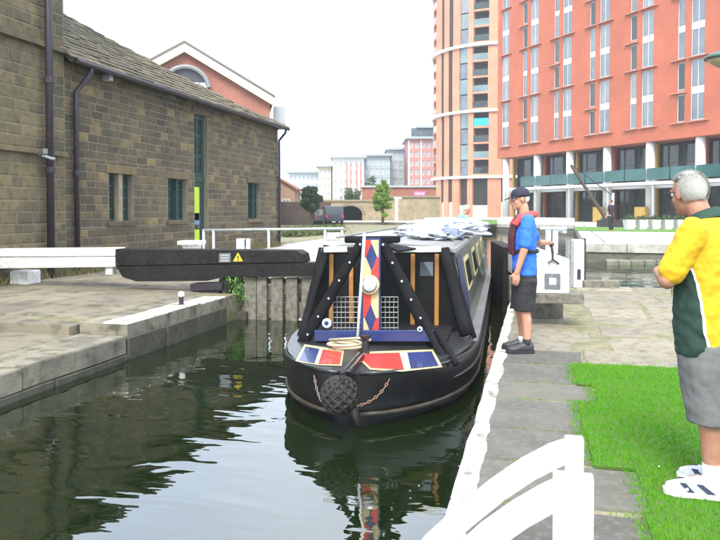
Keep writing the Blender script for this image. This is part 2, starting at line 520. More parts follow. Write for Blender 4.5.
for i in range(3):
    slab(lb, m_copLp, [(XL-0.005,yb2[i]+0.01),(XL-0.005,yb2[i+1]-0.01),(XL-0.66,yb2[i+1]-0.01),(XL-0.66,yb2[i]+0.01)], ZL+rnd.uniform(0.0,.015), 0.30, 'coping_stone', amp=0.02)
for yy in np.arange(11.2, 40, 1.3):
    slab(lb, m_copL, [(XL,yy+0.01),(XL,yy+1.28),(XL-0.6,yy+1.28),(XL-0.6,yy+0.01)], ZL, 0.3, 'coping_stone', amp=0.015)
quay_wall(la, (XL,2.0), (XL,ys), (1,0), -0.62, -0.225, m_wall, (0.9,1.5), 0.4)
quay_wall(lb, (XL,ys), (XL,10.35), (1,0), -0.62, ZL-0.17, m_wall, (0.8,1.4), 0.3)
quay_wall(lb, (XL,11.2), (XL,40), (1,0), -0.62, ZL-0.31, m_wall, (1.5,2.6), 0.4)
# flags of the low apron
x = XL-0.64
while x > -11.5:
    wx = rnd.uniform(0.9, 1.8); y = 3.2
    while y < ys-0.2:
        h = rnd.uniform(0.8, 1.5); y1 = min(y+h, ys-0.13)
        if y1-y > 0.15:
            slab(la, m_slableft, [(x-0.014,y+0.014),(x-wx+0.014,y+0.014),(x-wx+0.014,y1-0.014),(x-0.014,y1-0.014)], rnd.uniform(-.008,.006), 0.1, 'flagstone', amp=0.02)
        y = y1
    x -= wx
# the step: long kerb stones, worn round
x = XL-0.68
while x > -12:
    wx = rnd.uniform(1.2, 2.0)
    slab(lb, m_slableft, [(x-0.01,ys-0.1+rnd.uniform(-.05,.03)),(x-wx+0.01,ys-0.1+rnd.uniform(-.05,.03)),(x-wx+0.01,ys+0.32),(x-0.01,ys+0.32)], ZL+rnd.uniform(-.02,0.0), 0.26, 'kerb_stone', amp=0.035, tilt=0.012)
    x -= wx
y = ys+0.34
while y < 15.5:
    h = rnd.uniform(0.8, 1.4); x = XL-0.68
    while x > -10.2:
        wx = rnd.uniform(1.0, 2.2); x1 = max(x-wx, -10.25)
        slab(lb, m_slableft, [(x-0.014,y+0.014),(x1+0.014,y+0.014),(x1+0.014,y+h-0.014),(x-0.014,y+h-0.014)], ZL+rnd.uniform(-.009,.006), 0.1, 'flagstone', amp=0.02)
        x = x1
    y += h
YPV = y
struct(MB().box(-9.9, XL-0.62, YPV+0.02, 46, ZL-0.2, ZL+0.004).build('towpath', m_pale))

# ---- the wharf across the basin, in front of the hotel
ZW = 0.35
A = onz(587, 262, WZ)
A2 = onz(575, 233.5, WZ)
Bw = onz(425, 229.5, WZ)
far_r = V((A.x + 90, A.y - 8, 0))
m_wharfwall = M('wharf_wall', (0.10,0.095,0.075), 0.85, c2=(0.15,0.14,0.11), scale=2, c3=(0.03,0.04,0.02), scale3=4, amt3=0.7, bump=0.4, bscale=12)
wp = [(A.x,A.y),(far_r.x,far_r.y),(300,20),(300,400),(-60,400),(-60,Bw.y+3),(Bw.x,Bw.y),(A2.x,A2.y)]
wh = struct(MB().prism(wp, -2.0, ZW-0.02).build('wharf', m_wharfwall))
m_wharf = M('wharf_paving', (0.34,0.32,0.28), 0.85, c2=(0.44,0.42,0.38), scale=0.6, c3=(0.25,0.23,0.2), scale3=5, amt3=0.4, bump=0.1)
wpi = [(A.x+0.7,A.y+0.7),(far_r.x,far_r.y+0.7),(299,21),(299,399),(-59,399),(-59,Bw.y+3.7),(Bw.x,Bw.y+0.7),(A2.x+0.7,A2.y+0.7)]
struct(MB().prism(wpi, ZW-0.05, ZW).build('wharf_paving', m_wharf))
m_wcop = M('wharf_coping', (0.30,0.29,0.25), 0.85, c2=(0.4,0.39,0.35), scale=2, c3=(0.16,0.16,0.12), scale3=5, amt3=0.5, bump=0.3, bscale=20)
def cop_run(p, q, inn, n_, parent, z, mat, wid=0.68):
    p = V((p[0],p[1],0)); q = V((q[0],q[1],0)); inn = V((*inn,0)); k = n_
    for i in range(k):
        a = p.lerp(q, i/k); c_ = p.lerp(q, (i+1)/k); d = (c_-a).normalized()*0.012
        a += d; c_ -= d
        slab(parent, mat, [(a.x,a.y),(c_.x,c_.y),(c_.x+inn.x*wid,c_.y+inn.y*wid),(a.x+inn.x*wid,a.y+inn.y*wid)], z+0.012, 0.3, 'coping_stone', amp=0.01, seg=0.7)
cop_run((A.x-0.04,A.y-0.06), (A.x+16,A.y-0.06-16*8/90), (0.08,1), 12, wh, ZW, m_wcop)
cop_run((A.x-0.06,A.y-0.04), (A2.x-0.06,A2.y), (1,0.0), 22, wh, ZW, m_wcop)
cop_run((A2.x,A2.y-0.06), (Bw.x,Bw.y-0.06), (0,1), 24, wh, ZW, m_wcop)
# a low mossy stone ledge at the foot of the wharf and a wing wall
m_ledge = M('mossy_stone', (0.13,0.135,0.09), 0.9, c2=(0.2,0.2,0.15), scale=3, c3=(0.06,0.08,0.03), scale3=6, amt3=0.7, bump=0.5, bscale=20)
for i in range(7):
    a0 = onz(606+i*12, 264-0.15*i, WZ)
    a1 = onz(606+(i+1)*12, 264-0.15*(i+1), WZ)
    slab(wh, m_ledge, [(a0.x,a0.y-0.5),(a1.x-0.02,a1.y-0.5),(a1.x-0.02,a1.y+0.6),(a0.x,a0.y+0.6)], WZ+0.14+rnd.uniform(-.02,.02), 0.4, 'ledge_stone', amp=0.04, seg=0.4)
# strip of grass in front of the planters
s0, s1 = onz(575, 231, ZW), onz(780, 233.2, ZW); s2, s3 = onz(780, 229.5, ZW), onz(575, 227.5, ZW)
gs = struct(MB().prism([(p.x,p.y) for p in (s0,s1,s2,s3)], ZW+0.004, ZW+0.05).build('grass_strip', m_grassfar))
s0, s1 = onz(420, 224.6, ZW), onz(497, 224.6, ZW); s2, s3 = onz(497, 220.6, ZW), onz(424, 219.4, ZW)
struct(MB().prism([(p.x,p.y) for p in (s0,s1,s2,s3)], ZW+0.004, ZW+0.09).build('grass_bank', m_grassfar))
# far ground to the horizon
m_far = M('far_ground', (0.14,0.14,0.11), 0.95, c2=(0.10,0.13,0.06), scale=0.05, bump=0.1)
struct(MB().prism([(-499,76),(-61,76),(-61,401),(499,401),(499,699),(-499,699)], -2, 0.12).build('far_ground', m_far))
# ================================================================== BUILDINGS
def facade(mb, u0, u1, z0, z1, holes, rev=0.2, y=0.0):
    """front wall in local x/z with real openings; holes = (u0,u1,z0,z1)"""
    us = sorted({u0, u1} | {h[0] for h in holes} | {h[1] for h in holes})
    zs = sorted({z0, z1} | {h[2] for h in holes} | {h[3] for h in holes})
    us = [u for u in us if u0 <= u <= u1]; zs = [z for z in zs if z0 <= z <= z1]
    for i in range(len(us)-1):
        for j in range(len(zs)-1):
            cu, cz = (us[i]+us[i+1])/2, (zs[j]+zs[j+1])/2
            if any(h[0] < cu < h[1] and h[2] < cz < h[3] for h in holes): continue
            mb.quad((us[i],y,zs[j]),(us[i+1],y,zs[j]),(us[i+1],y,zs[j+1]),(us[i],y,zs[j+1]))
    for a, b_, c_, d in holes:
        mb.quad((a,y,c_),(a,y,d),(a,y+rev,d),(a,y+rev,c_))
        mb.quad((b_,y,d),(b_,y,c_),(b_,y+rev,c_),(b_,y+rev,d))
        mb.quad((a,y,d),(b_,y,d),(b_,y+rev,d),(a,y+rev,d))
        mb.quad((b_,y,c_),(a,y,c_),(a,y+rev,c_),(b_,y+rev,c_))
    return mb

def sidesback(mb, u0, u1, z0, z1, dep, y=0.0):
    mb.quad((u0,y+dep,z0),(u0,y,z0),(u0,y,z1),(u0,y+dep,z1))
    mb.quad((u1,y,z0),(u1,y+dep,z0),(u1,y+dep,z1),(u1,y,z1))
    mb.quad((u1,y+dep,z0),(u0,y+dep,z0),(u0,y+dep,z1),(u1,y+dep,z1))
    return mb

_cache = {}
def window(parent, u0, u1, z0, z1, y, fm, pm, nx=1, nz=1, fw=0.06, fd=0.06, name='window', pane='pane'):
    w_, h_ = round(u1-u0, 3), round(z1-z0, 3)
    key = (w_, h_, fm.name, pm.name, nx, nz, fw)
    if key not in _cache:
        m = MB()
        m.box(0, fw, 0, fd, 0, h_); m.box(w_-fw, w_, 0, fd, 0, h_)
        m.box(fw, w_-fw, 0, fd, 0, fw); m.box(fw, w_-fw, 0, fd, h_-fw, h_)
        for i in range(1, nx):
            c_ = w_*i/nx; m.box(c_-fw*0.4, c_+fw*0.4, 0.004, fd, fw, h_-fw)
        for j in range(1, nz):
            c_ = h_*j/nz; m.box(fw, w_-fw, 0.008, fd, c_-fw*0.35, c_+fw*0.35)
        fr = m.mesh(name); fr.materials.append(fm)
        pms = MB().box(fw*0.9, w_-fw*0.9, fd*0.5, fd*0.5+0.02, fw*0.9, h_-fw*0.9).mesh(pane); pms.materials.append(pm)
        _cache[key] = (fr, pms)
    fr, pms = _cache[key]
    o = link(name, fr, None, parent, (u0, y, z0))
    link(pane, pms, None, o)
    return o

m_glass = M('window_glass', (0.035,0.05,0.062), 0.06, island=[(0.02,0.03,0.04),(0.10,0.13,0.15),(0.04,0.06,0.075),(0.2,0.22,0.22),(0.06,0.08,0.1)], c2=(0.14,0.17,0.19), scale=0.9, spec=1.0, coat=0.6)
m_glassd = M('dark_glass', (0.012,0.017,0.017), 0.08, island=[(0.01,0.014,0.014),(0.03,0.05,0.045),(0.015,0.02,0.02),(0.05,0.075,0.07)], c2=(0.035,0.045,0.043), scale=0.5, spec=0.6)
m_greenf = M('green_joinery', (0.010,0.034,0.025), 0.5, c2=(0.015,0.05,0.036), scale=5)

m_darkint = M('dark_interior', (0.01,0.01,0.01), 0.9)
# ------------------------------------------------------------------ sooty stone warehouse
STONE = [(0.060,0.045,0.024),(0.11,0.083,0.040),(0.085,0.066,0.036),(0.040,0.034,0.026),(0.12,0.088,0.043),(0.062,0.050,0.034),(0.095,0.073,0.040),(0.14,0.10,0.046),(0.27,0.19,0.08),(0.07,0.055,0.034),(0.045,0.036,0.024)]
m_stone = M('sooty_sandstone', (0.055,0.043,0.026), 0.9, c2=(0.15,0.112,0.055), scale=0.8, c3=(0.03,0.028,0.024), scale3=7, amt3=0.55, bump=0.6, bscale=28, island=STONE)
m_mortar = M('lime_mortar', (0.20,0.18,0.13), 0.95, c2=(0.14,0.13,0.095), scale=2, bump=0.5, bscale=40)
m_dressed = M('dressed_sandstone', (0.20,0.165,0.105), 0.85, c2=(0.27,0.225,0.15), scale=3, c3=(0.10,0.085,0.06), scale3=8, amt3=0.5, bump=0.3)

def unit_stone(k):
    r = random.Random(k); j = lambda: r.uniform(-0.02, 0.02)
    o1 = [V((0+j(),0,0+j())),V((1+j(),0,0+j())),V((1+j(),0,1+j())),V((0+j(),0,1+j()))]
    e = 0.05
    o2 = [V((e,-0.7-r.uniform(0,.3),2*e)),V((1-e,-0.7-r.uniform(0,.3),2*e)),V((1-e,-0.7-r.uniform(0,.3),1-2*e)),V((e,-0.7-r.uniform(0,.3),1-2*e))]
    bk = [v+V((0,1,0)) for v in o1]
    return [bk, o1, o2]
UST = [unit_stone(k) for k in range(6)]
def courses(u0, u1, z0, z1, holes, ch, ln, seed):
    r = random.Random(seed)
    zs = sorted({z0, z1} | {min(max(h[i],z0),z1) for h in holes for i in (2,3)})
    res = []
    for a, b_ in zip(zs, zs[1:]):
        if b_-a < 0.02: continue
        k = max(1, round((b_-a)/ch)); hs = [r.uniform(0.8,1.2) for _ in range(k)]; sm = sum(hs); z = a
        for h in hs:
            hh = h/sm*(b_-a)
            blk = sorted((q[0], q[1]) for q in holes if q[2] < z+hh/2 < q[3]); x = u0
            for s_, e_ in blk + [(u1, u1)]:
                while x < s_-0.01:
                    w_ = r.uniform(*ln)
                    if s_-(x+w_) < ln[0]*0.6: w_ = s_-x
                    res.append((x, z, w_, hh)); x += w_
                x = max(x, e_)
            z += hh
    return res
def lay(parent, stones, mat, key, limit=300, gap=0.017, proud=0.011, y=0.0, name='stone'):
    stones = sorted(stones, key=key)
    ms = []
    for r in UST:
        me = MB().loft(r).mesh(name); me.materials.append(mat); ms.append(me)
    for i, (x, z, w_, h) in enumerate(stones[:limit]):
        o = link(name, ms[i % 6], None, parent, (x+gap/2, y, z+gap/2))
        o.scale = (w_-gap, proud*rnd.uniform(0.7,1.3), h-gap)
    m = MB()
    for i, (x, z, w_, h) in enumerate(stones[limit:]):
        pr = proud*rnd.uniform(0.7,1.3)
        m.loft([[V((x+gap/2+p.x*(w_-gap), y+p.y*pr, z+gap/2+p.z*(h-gap))) for p in r] for r in UST[i % 6]])
    if m.v:
        o = m.build(name+'work', mat, parent); o['kind'] = 'stuff'

XB = -9.8
Y0 = onx(62, 200, XB).y; Y1 = onx(278, 200, XB).y
def bl(px, py):
    p = onx(px, py, XB); return p.y - Y0, p.z - ZL
wb = thing('stone_warehouse', 'low soot-dark stone warehouse with stone slate roof and green windows', 'building', (XB, Y0, ZL), math.pi/2)
LU = Y1 - Y0
ZE = 4.58
def hole(p0, p1, q0, q1):
    c_ = (p0+p1)/2
    return (bl(p0, 200)[0], bl(p1, 200)[0], bl(c_, q1)[1], bl(c_, q0)[1])
H1 = hole(109, 133, 174, 221); H2 = hole(168, 187, 179, 220); H3 = hole(248, 260, 183, 219); HD = hole(194.5, 208, 112, 243)
HD = (HD[0], HD[1], 0.05, ZE-0.32)
holes = [H1, H2, H3, HD]
m = facade(MB(), 0, LU, -0.3, ZE, holes, 0.32); sidesback(m, 0, LU, -0.3, ZE, 7)
m.build('wall', m_mortar, wb)
lay(wb, courses(0.02, LU-0.01, 0.0, ZE, [(h[0]-0.02,h[1]+0.02,h[2]-0.12,h[3]+0.20) for h in holes[:3]]+[(HD[0]-0.02,HD[1]+0.02,-0.1,HD[3]+0.2)], 0.178, (0.24,0.50), 4), m_stone, key=lambda s: s[0]+0.15*abs(s[1]-1.5))
for h in holes[:3]:
    MB().cbox(h[0]-0.12, h[1]+0.12, -0.035, 0.06, h[3]+0.008, h[3]+0.19).build('lintel', m_stone, wb)
    MB().cbox(h[0]-0.1, h[1]+0.1, -0.07, 0.1, h[2]-0.115, h[2]-0.006).build('sill', m_stone, wb)
    c_ = (h[0]+h[1])/2; mw = 0.085 if h is H1 else 0.04
    MB().cbox(c_-mw, c_+mw, 0.02, 0.2, h[2], h[3]).build('mullion', m_dressed if h is H1 else m_greenf, wb)
    for a, b_ in ((h[0]+0.01, c_-mw-0.005), (c_+mw+0.005, h[1]-0.01)):
        window(wb, a, b_, h[2]+0.01, h[3]-0.01, 0.14, m_greenf, m_glassd, 1, 4, 0.05)
    MB().box(h[0]-0.3, h[1]+0.3, 0.34, 0.36, h[2]-0.2, h[3]+0.2).build('interior_shade', m_darkint, wb)  # near-black sheet stands in for the unlit interior behind the panes
MB().cbox(HD[0]-0.15, HD[1]+0.15, -0.035, 0.06, HD[3]+0.008, HD[3]+0.19).build('lintel', m_stone, wb)
# the tall glazed cart doorway: green screen with transom, glass above and below
ms_ = (HD[0]+HD[1])/2
tz = bl(200, 182)[1]
dr = window(wb, HD[0]+0.01, HD[1]-0.01, tz+0.16, HD[3]-0.01, 0.14, m_greenf, m_glassd, 2, 3, 0.13, name='fanlight')
d_lo = window(wb, HD[0]+0.01, HD[1]-0.01, 0.06, tz, 0.14, m_greenf, m_glass, 2, 3, 0.16, name='glazed_door')
m_notice = M('yellow_green_notice', (0.42,0.55,0.03), 0.6)
for (z0, z1, cc) in ((tz-1.15, tz-0.15, m_notice), (0.95, 1.3, M('blue_notice', (0.12,0.2,0.32), 0.6)), (0.35, 0.8, m_notice)):
    MB().box(ms_-0.38, ms_+0.1, 0.125, 0.137, z0, z1).build('notice', cc, wb)
MB().box(HD[0]+0.01, HD[1]-0.01, 0.10, 0.26, tz+0.003, tz+0.157).build('transom', m_greenf, wb)
# roof: stone slates
pit = math.radians(40); ns = V((math.sin(pit), 0, math.cos(pit)))
EO = 0.34
pe = V((XB+EO, 0, ZL+ZE+0.02))
def rl(p):                     # world -> (u along eave, s up the slope)
    return p.y - Y0, (XB+EO - p.x)/math.cos(pit)
tp_ = [(-0.05,3.35),(2.07,2.61),(3.95,1.93),(5.6,1.4),(7.3,1.02),(9.5,0.45),(LU+0.15,0.2)]
def top_at(u):
    for (a, b_), (c_, d) in zip(tp_, tp_[1:]):
        if a <= u <= c_: return b_ + (d-b_)*(u-a)/(c_-a)
    return tp_[0][1] if u < tp_[0][0] else tp_[-1][1]
def rp3(u, s_, lift=0.0):      # local point on the roof
    return V((u, -EO + s_*math.cos(pit) - lift*math.sin(pit), ZE+0.02 + s_*math.sin(pit) + lift*math.cos(pit)))
m_slate = M('stone_slate', (0.07,0.056,0.034), 0.9, c2=(0.125,0.10,0.062), scale=0.8, c3=(0.08,0.08,0.03), scale3=6, amt3=0.45, bump=0.5, bscale=20,
            island=[(0.05,0.04,0.026),(0.14,0.112,0.07),(0.075,0.06,0.04),(0.19,0.155,0.10),(0.09,0.085,0.045)])
m = MB()
poly = [rp3(-0.05,0)] + [rp3(a, b_) for a, b_ in tp_] + [rp3(LU+0.15, 0)]
m.extr(poly, (0, 0.05, -0.1))
back = [rp3(a, b_) for a, b_ in tp_]
for p, q in zip(back, back[1:]):
    dp = V((0, 4.5, -2.9))
    m.extr([p, q, q+dp, p+dp], (0,0.05,-0.1))
m.box(0, LU, 0.1, 7, ZE-0.12, ZE-0.02)
rf = m.build('roof', m_slate, wb)
m = MB(); s_ = -0.04
smax = max(b_ for a, b_ in tp_); r3 = random.Random(8)
while s_ < smax:
    ex = max(0.12, 0.19 - 0.02*s_); u = -0.1 - r3.random()*0.3
    while u < LU+0.15:
        w_ = r3.uniform(0.18, 0.42)
        if s_ + ex*0.5 < top_at(u+w_/2):
            l0, l1 = 0.03+r3.uniform(0,.028), 0.008
            a, b_ = u+0.012, u+w_-0.012
            up = [rp3(a, s_, l0), rp3(b_, s_, l0+r3.uniform(-.006,.006)), rp3(b_, s_+ex+0.05, l1+0.012), rp3(a, s_+ex+0.05, l1+0.012)]
            lo_ = [rp3(a, s_, 0.006), rp3(b_, s_, 0.006), rp3(b_, s_+ex+0.05, 0.002), rp3(a, s_+ex+0.05, 0.002)]
            m.loft([lo_, up])
        u += w_
    s_ += ex
o = m.build('slates', m_slate, rf); o['kind'] = 'stuff'
# eaves gutter and down pipes
MB().tube([(-0.0,-EO-0.05,ZE-0.05),(LU+0.15,-EO-0.05,ZE-0.05)], 0.065, 8).build('gutter', m_iron, wb)
def pipe(parent, u, z1, r=0.055, y=-0.1, swan=None):
    pts = [(u,y,0.02),(u,y,z1)]
    if swan: pts += [(u,y,z1+0.1),(swan[0],swan[1],swan[2]-0.1),swan]
    p = MB().tube(pts, r, 10).build('down_pipe', m_iron, parent, smooth=True)
    z = 0.4
    while z < z1:
        MB().lathe([(r*1.35,-0.06),(r*1.35,0.06)], (u,y,z), 10).build('pipe_collar', m_iron, p); z += 1.8
u72 = bl(72.5, 150)[0]
pipe(wb, u72, ZE-0.75, swan=(u72+0.16,-EO-0.03,ZE-0.1))
pipe(wb, LU-0.12, ZE-0.6, 0.05, swan=(LU-0.12,-EO-0.03,ZE-0.1))
# floodlight under the eave
fl = MB().cbox(bl(103,78)[0]-0.07, bl(103,78)[0]+0.07, -0.22, -0.02, bl(103,78)[1]-0.07, bl(103,78)[1]+0.07).build('wall_lamp', m_galv, wb)

# ------------------------------------------------------------------ taller stone block at the left
tb = thing('tall_stone_building', 'taller stone building at the left edge with black drainpipe', 'building', (XB+0.10, Y0-0.02, ZL), math.pi/2)
TL, TH = -9.0, 10.5
m = facade(MB(), TL, 0.0, -0.3, TH, [], 0.1); sidesback(m, TL, 0.0, -0.3, TH, 7); m.quad((TL,0,TH),(0,0,TH),(0,7,TH),(TL,7,TH))
m.build('wall', m_mortar, tb)
zc1 = bl(20, 148.5)[1]; zc2 = onx(30, 39, XB+0.1).z-ZL
st = courses(TL, -0.01, 0.0, zc1-0.09, [], 0.225, (0.24,0.46), 6) + courses(TL, -0.01, zc1+0.02, zc2-0.1, [], 0.225, (0.24,0.46), 7) + courses(TL, -0.01, zc2+0.04, TH, [], 0.235, (0.26,0.5), 9)
m_stone2 = M('weathered_sandstone', (0.085,0.067,0.034), 0.9, c2=(0.17,0.135,0.068), scale=1.2, c3=(0.04,0.038,0.03), scale3=6, amt3=0.6, bump=0.6, bscale=28,
             island=[(0.10,0.08,0.042),(0.14,0.11,0.058),(0.065,0.053,0.034),(0.17,0.135,0.07),(0.12,0.092,0.05),(0.20,0.15,0.07),(0.05,0.043,0.032)])
lay(tb, st, m_stone2, key=lambda s: (0 if (-4.2 < s[0] and s[1] < 6.2) else 50)+abs(s[0])+0.2*abs(s[1]-2.5), proud=0.012)
for z, hh, pr in ((zc1, 0.1, 0.10), (zc2, 0.12, 0.13)):
    MB().cbox(TL, -0.02, -pr, 0.05, z-hh*0.8, z+0.015).build('string_course', m_stone2, tb)
up = onx(48, 150, XB+0.2).y - Y0
pipe(tb, up, TH-0.5, 0.075, -0.16)
# security camera on a bracket
cz = bl(35, 158); cu = bl(24, 150)[0]
cc = thing('security_camera', 'small grey security camera on a bracket beside the drainpipe', 'camera', (XB+0.1, Y0+cu, ZL+cz[1]), math.pi/2)
MB().tube([(0.55,-0.16,0),(0.28,-0.3,-0.02),(0.0,-0.34,0.02)], 0.03, 8).build('bracket', m_galv, cc)
MB().beam((-0.04,-0.42,0.10),(0.12,-0.20,0.07),0.09,0.10).build('camera_body', M('cctv_grey', (0.12,0.12,0.12), 0.5), cc)

# ------------------------------------------------------------------ red brick gable behind the warehouse
def brickmat(name, c, c2, mort, sw=0.23, sh=0.075, bump=0.2):
    m = bpy.data.materials.new(name); m.use_nodes = True; t = m.node_tree; N = t.nodes; L = t.links
    b = N['Principled BSDF']; b.inputs['Roughness'].default_value = 0.85
    tc = N.new('ShaderNodeTexCoord')
    sp = N.new('ShaderNodeSeparateXYZ'); L.new(tc.outputs['Object'], sp.inputs[0])
    ad = N.new('ShaderNodeMath'); ad.operation = 'ADD'; L.new(sp.outputs['X'], ad.inputs[0]); L.new(sp.outputs['Y'], ad.inputs[1])
    cb = N.new('ShaderNodeCombineXYZ'); L.new(ad.outputs[0], cb.inputs['X']); L.new(sp.outputs['Z'], cb.inputs['Y'])
    br = N.new('ShaderNodeTexBrick'); L.new(cb.outputs[0], br.inputs['Vector'])
    br.inputs['Scale'].default_value = 1; br.inputs['Brick Width'].default_value = sw; br.inputs['Row Height'].default_value = sh
    br.inputs['Mortar Size'].default_value = 0.009
    br.inputs['Color1'].default_value = (*c,1); br.inputs['Color2'].default_value = (*c2,1); br.inputs['Mortar'].default_value = (*mort,1)
    n = N.new('ShaderNodeTexNoise'); n.inputs['Scale'].default_value = 0.35; n.inputs['Detail'].default_value = 6; L.new(tc.outputs['Object'], n.inputs['Vector'])
    mr = N.new('ShaderNodeMapRange'); mr.inputs['From Min'].default_value = 0.3; mr.inputs['From Max'].default_value = 0.7; mr.inputs['To Min'].default_value = 0.86; mr.inputs['To Max'].default_value = 1.1
    L.new(n.outputs['Fac'], mr.inputs['Value'])
    sc_ = N.new('ShaderNodeVectorMath'); sc_.operation = 'SCALE'; L.new(br.outputs['Color'], sc_.inputs[0]); L.new(mr.outputs['Result'], sc_.inputs['Scale'])
    L.new(sc_.outputs['Vector'], b.inputs['Base Color'])
    return m
m_brick = brickmat('red_brick', (0.27,0.075,0.045), (0.33,0.10,0.06), (0.25,0.18,0.14))
m_cream = M('cream_fascia', (0.62,0.56,0.40), 0.6)
YB = 46.0
GR_ = 0.42; gn = V((-math.sin(GR_), math.cos(GR_), 0)); gu = V((math.cos(GR_), math.sin(GR_), 0))
ap = ony(185, 47.5, YB); re_ = onpl(270, 98.5, ap, gn); ri = onpl(186, 90, ap, gn)
gb = thing('brick_gable_building', 'red brick building with cream gable fascia behind the warehouse roof', 'building', (ap.x, YB, 0.1), GR_)
hw = (re_-ap).dot(gu); za, ze = ap.z-0.1, re_.z-0.1
le = -hw; 
m = MB().extr([(le,0,0),(hw,0,0),(hw,0,ze),(0,0,za),(le,0,ze)], (0,16,0))
m.build('wall', m_brick, gb)
m = MB()
for sgn in (-1, 1):
    m.extr([(0,-0.55,za+0.22),(sgn*(hw+0.35),-0.55,ze+0.0),(sgn*(hw+0.35),-0.55,ze+0.16),(0,-0.55,za+0.40)], (0,17,0))
m.build('roof', M('grey_roof', (0.13,0.12,0.11), 0.8), gb)
for sgn in (-1, 1):
    MB().extr([(0,-0.5,za-0.40),(sgn*(hw+0.3),-0.5,ze-0.62),(sgn*(hw+0.3),-0.5,ze-0.01),(0,-0.5,za+0.21)], (0,0.3,0)).build('fascia', m_cream, gb)
wx, wz = (ri-ap).dot(gu), ri.z-0.1; rr = 23.5*YB/0.9695/700*0.985
aw = MB().extr([(wx+rr*math.cos(a), -0.06, wz+rr*math.sin(a)) for a in np.linspace(0, math.pi, 20)] + [(wx-rr,-0.06,wz-2.2),(wx+rr,-0.06,wz-2.2)], (0,0.05,0)).build('arched_window', M('arch_shadow_panel', (0.03,0.03,0.04), 0.5), gb)
MB().tube([(wx+(rr+0.06)*math.cos(a), -0.22, wz+(rr+0.06)*math.sin(a)) for a in np.linspace(0.12, math.pi-0.1, 22)], 0.17, 8).build('arch_hood', M('lead_grey', (0.2,0.2,0.21), 0.6), aw)
for i in range(3):
    MB().box(wx-rr*0.15+i*0.62, wx-rr*0.15+i*0.62+0.56, -0.10, -0.065, wz-1.6, wz+0.55).build('pane', M('sky_pane', (0.35,0.42,0.47), 0.1, spec=1), aw)
wbx = MB().cbox(hw+0.32, hw+1.15, 0.6, 1.6, ze-1.75, ze-0.4, 0.1).build('flue_box', M('flue_grey', (0.3,0.32,0.33), 0.4), gb)
MB().cbox(hw+0.36, hw+1.1, 0.65, 1.5, ze-2.1, ze-1.77).build('flue_bracket', m_iron, wbx)
# ------------------------------------------------------------------ red brick hotel
m_hbrick = brickmat('hotel_brick', (0.37,0.088,0.042), (0.43,0.11,0.054), (0.36,0.13,0.085))
m_hframe = M('pale_metal_frame', (0.55,0.58,0.60), 0.5)
m_spandrel = M('white_spandrel', (0.75,0.76,0.76), 0.5)
m_ledge_h = M('brick_ledge', (0.30,0.12,0.08), 0.8, c2=(0.36,0.2,0.15), scale=3)
m_column = M('white_column', (0.62,0.61,0.57), 0.6, c2=(0.7,0.69,0.66), scale=1)
m_teal = M('teal_glass', (0.02,0.075,0.07), 0.1, c2=(0.04,0.11,0.105), scale=0.4, spec=0.35)
m_panel_y = M('yellow_panel', (0.45,0.29,0.06), 0.6)
m_bronze = M('bronze_frame', (0.05,0.055,0.05), 0.5)
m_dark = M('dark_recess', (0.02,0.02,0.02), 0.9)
CB0 = ond(497, 210, 83.0)
ud = Rt*0.4157 - Fw*0.9094
HZ = 0.25
ht = thing('brick_hotel', 'tall orange-red brick hotel with paired slit windows above white columns', 'building', (CB0.x, CB0.y, HZ), math.atan2(ud.y, ud.x))
BAY, ZB, ZT, FL = 5.23, 7.6-HZ, 8.85-HZ, 5.3
NB, ND = 8, 5
HL = 44.0
holes = []; wins = []
for i in range(NB):
    cu = 1.5 + BAY*i
    for d in range(ND):
        z0 = ZT + d*FL
        holes.append((cu-0.66, cu+0.66, z0+0.12, z0+FL-0.22)); wins.append(('wide', i, d, holes[-1]))
        if i > 0:
            holes.append((cu-2.02, cu-1.24, z0+0.12, z0+FL-0.22)); wins.append(('narrow', i, d, holes[-1]))
m = facade(MB(), 0, HL, ZB, ZT+ND*FL+0.8, holes, 0.22); sidesback(m, 0, HL, ZB, ZT+ND*FL+0.8, 14)
m.quad((0,14,ZB),(HL,14,ZB),(HL,0,ZB),(0,0,ZB)); m.quad((0,0,ZT+ND*FL+0.8),(HL,0,ZT+ND*FL+0.8),(HL,14,ZT+ND*FL+0.8),(0,14,ZT+ND*FL+0.8))
m.build('wall', m_hbrick, ht)
_lm = {}
def ledge(parent, u0, u1, z, pr=0.20, h=0.10):
    k = round(u1-u0, 3)
    if k not in _lm:
        me = MB().cbox(0, k, -pr, 0.02, 0, h, 0.03).mesh('ledge'); me.materials.append(m_ledge_h); _lm[k] = me
    link('ledge', _lm[k], None, parent, (u0, 0, z))
for kind, i, d, (a, b_, z0, z1) in wins:
    zm = (z0+z1)/2
    if kind == 'wide':
        for q0, q1 in ((z0, zm-0.24), (zm+0.24, z1)):
            window(ht, a, b_, q0, q1, 0.10, m_hframe, m_glass, 2, 1, 0.055)
        MB().box(a, b_, 0.09, 0.2, zm-0.237, zm+0.237).build('spandrel', m_spandrel, ht)
        ledge(ht, a-0.2, b_+0.5, z0-0.15)
    else:
        for q0, q1 in ((z0, zm-0.2), (zm+0.2, z1)):
            window(ht, a, b_, q0, q1, 0.10, m_hframe, m_glassd if (i+d) % 2 else m_glass, 1, 1, 0.06)
        if (i+d) % 2:
            MB().box(a, b_, 0.015, 0.2, zm-0.197, zm+0.197).build('spandrel', m_ledge_h, ht)
            ledge(ht, a-0.6, b_+0.2, zm-0.1)
        else:
            MB().box(a, b_, 0.09, 0.2, zm-0.197, zm+0.197).build('spandrel', m_spandrel, ht)
        ledge(ht, a-0.6, b_+0.2, z0-0.15)
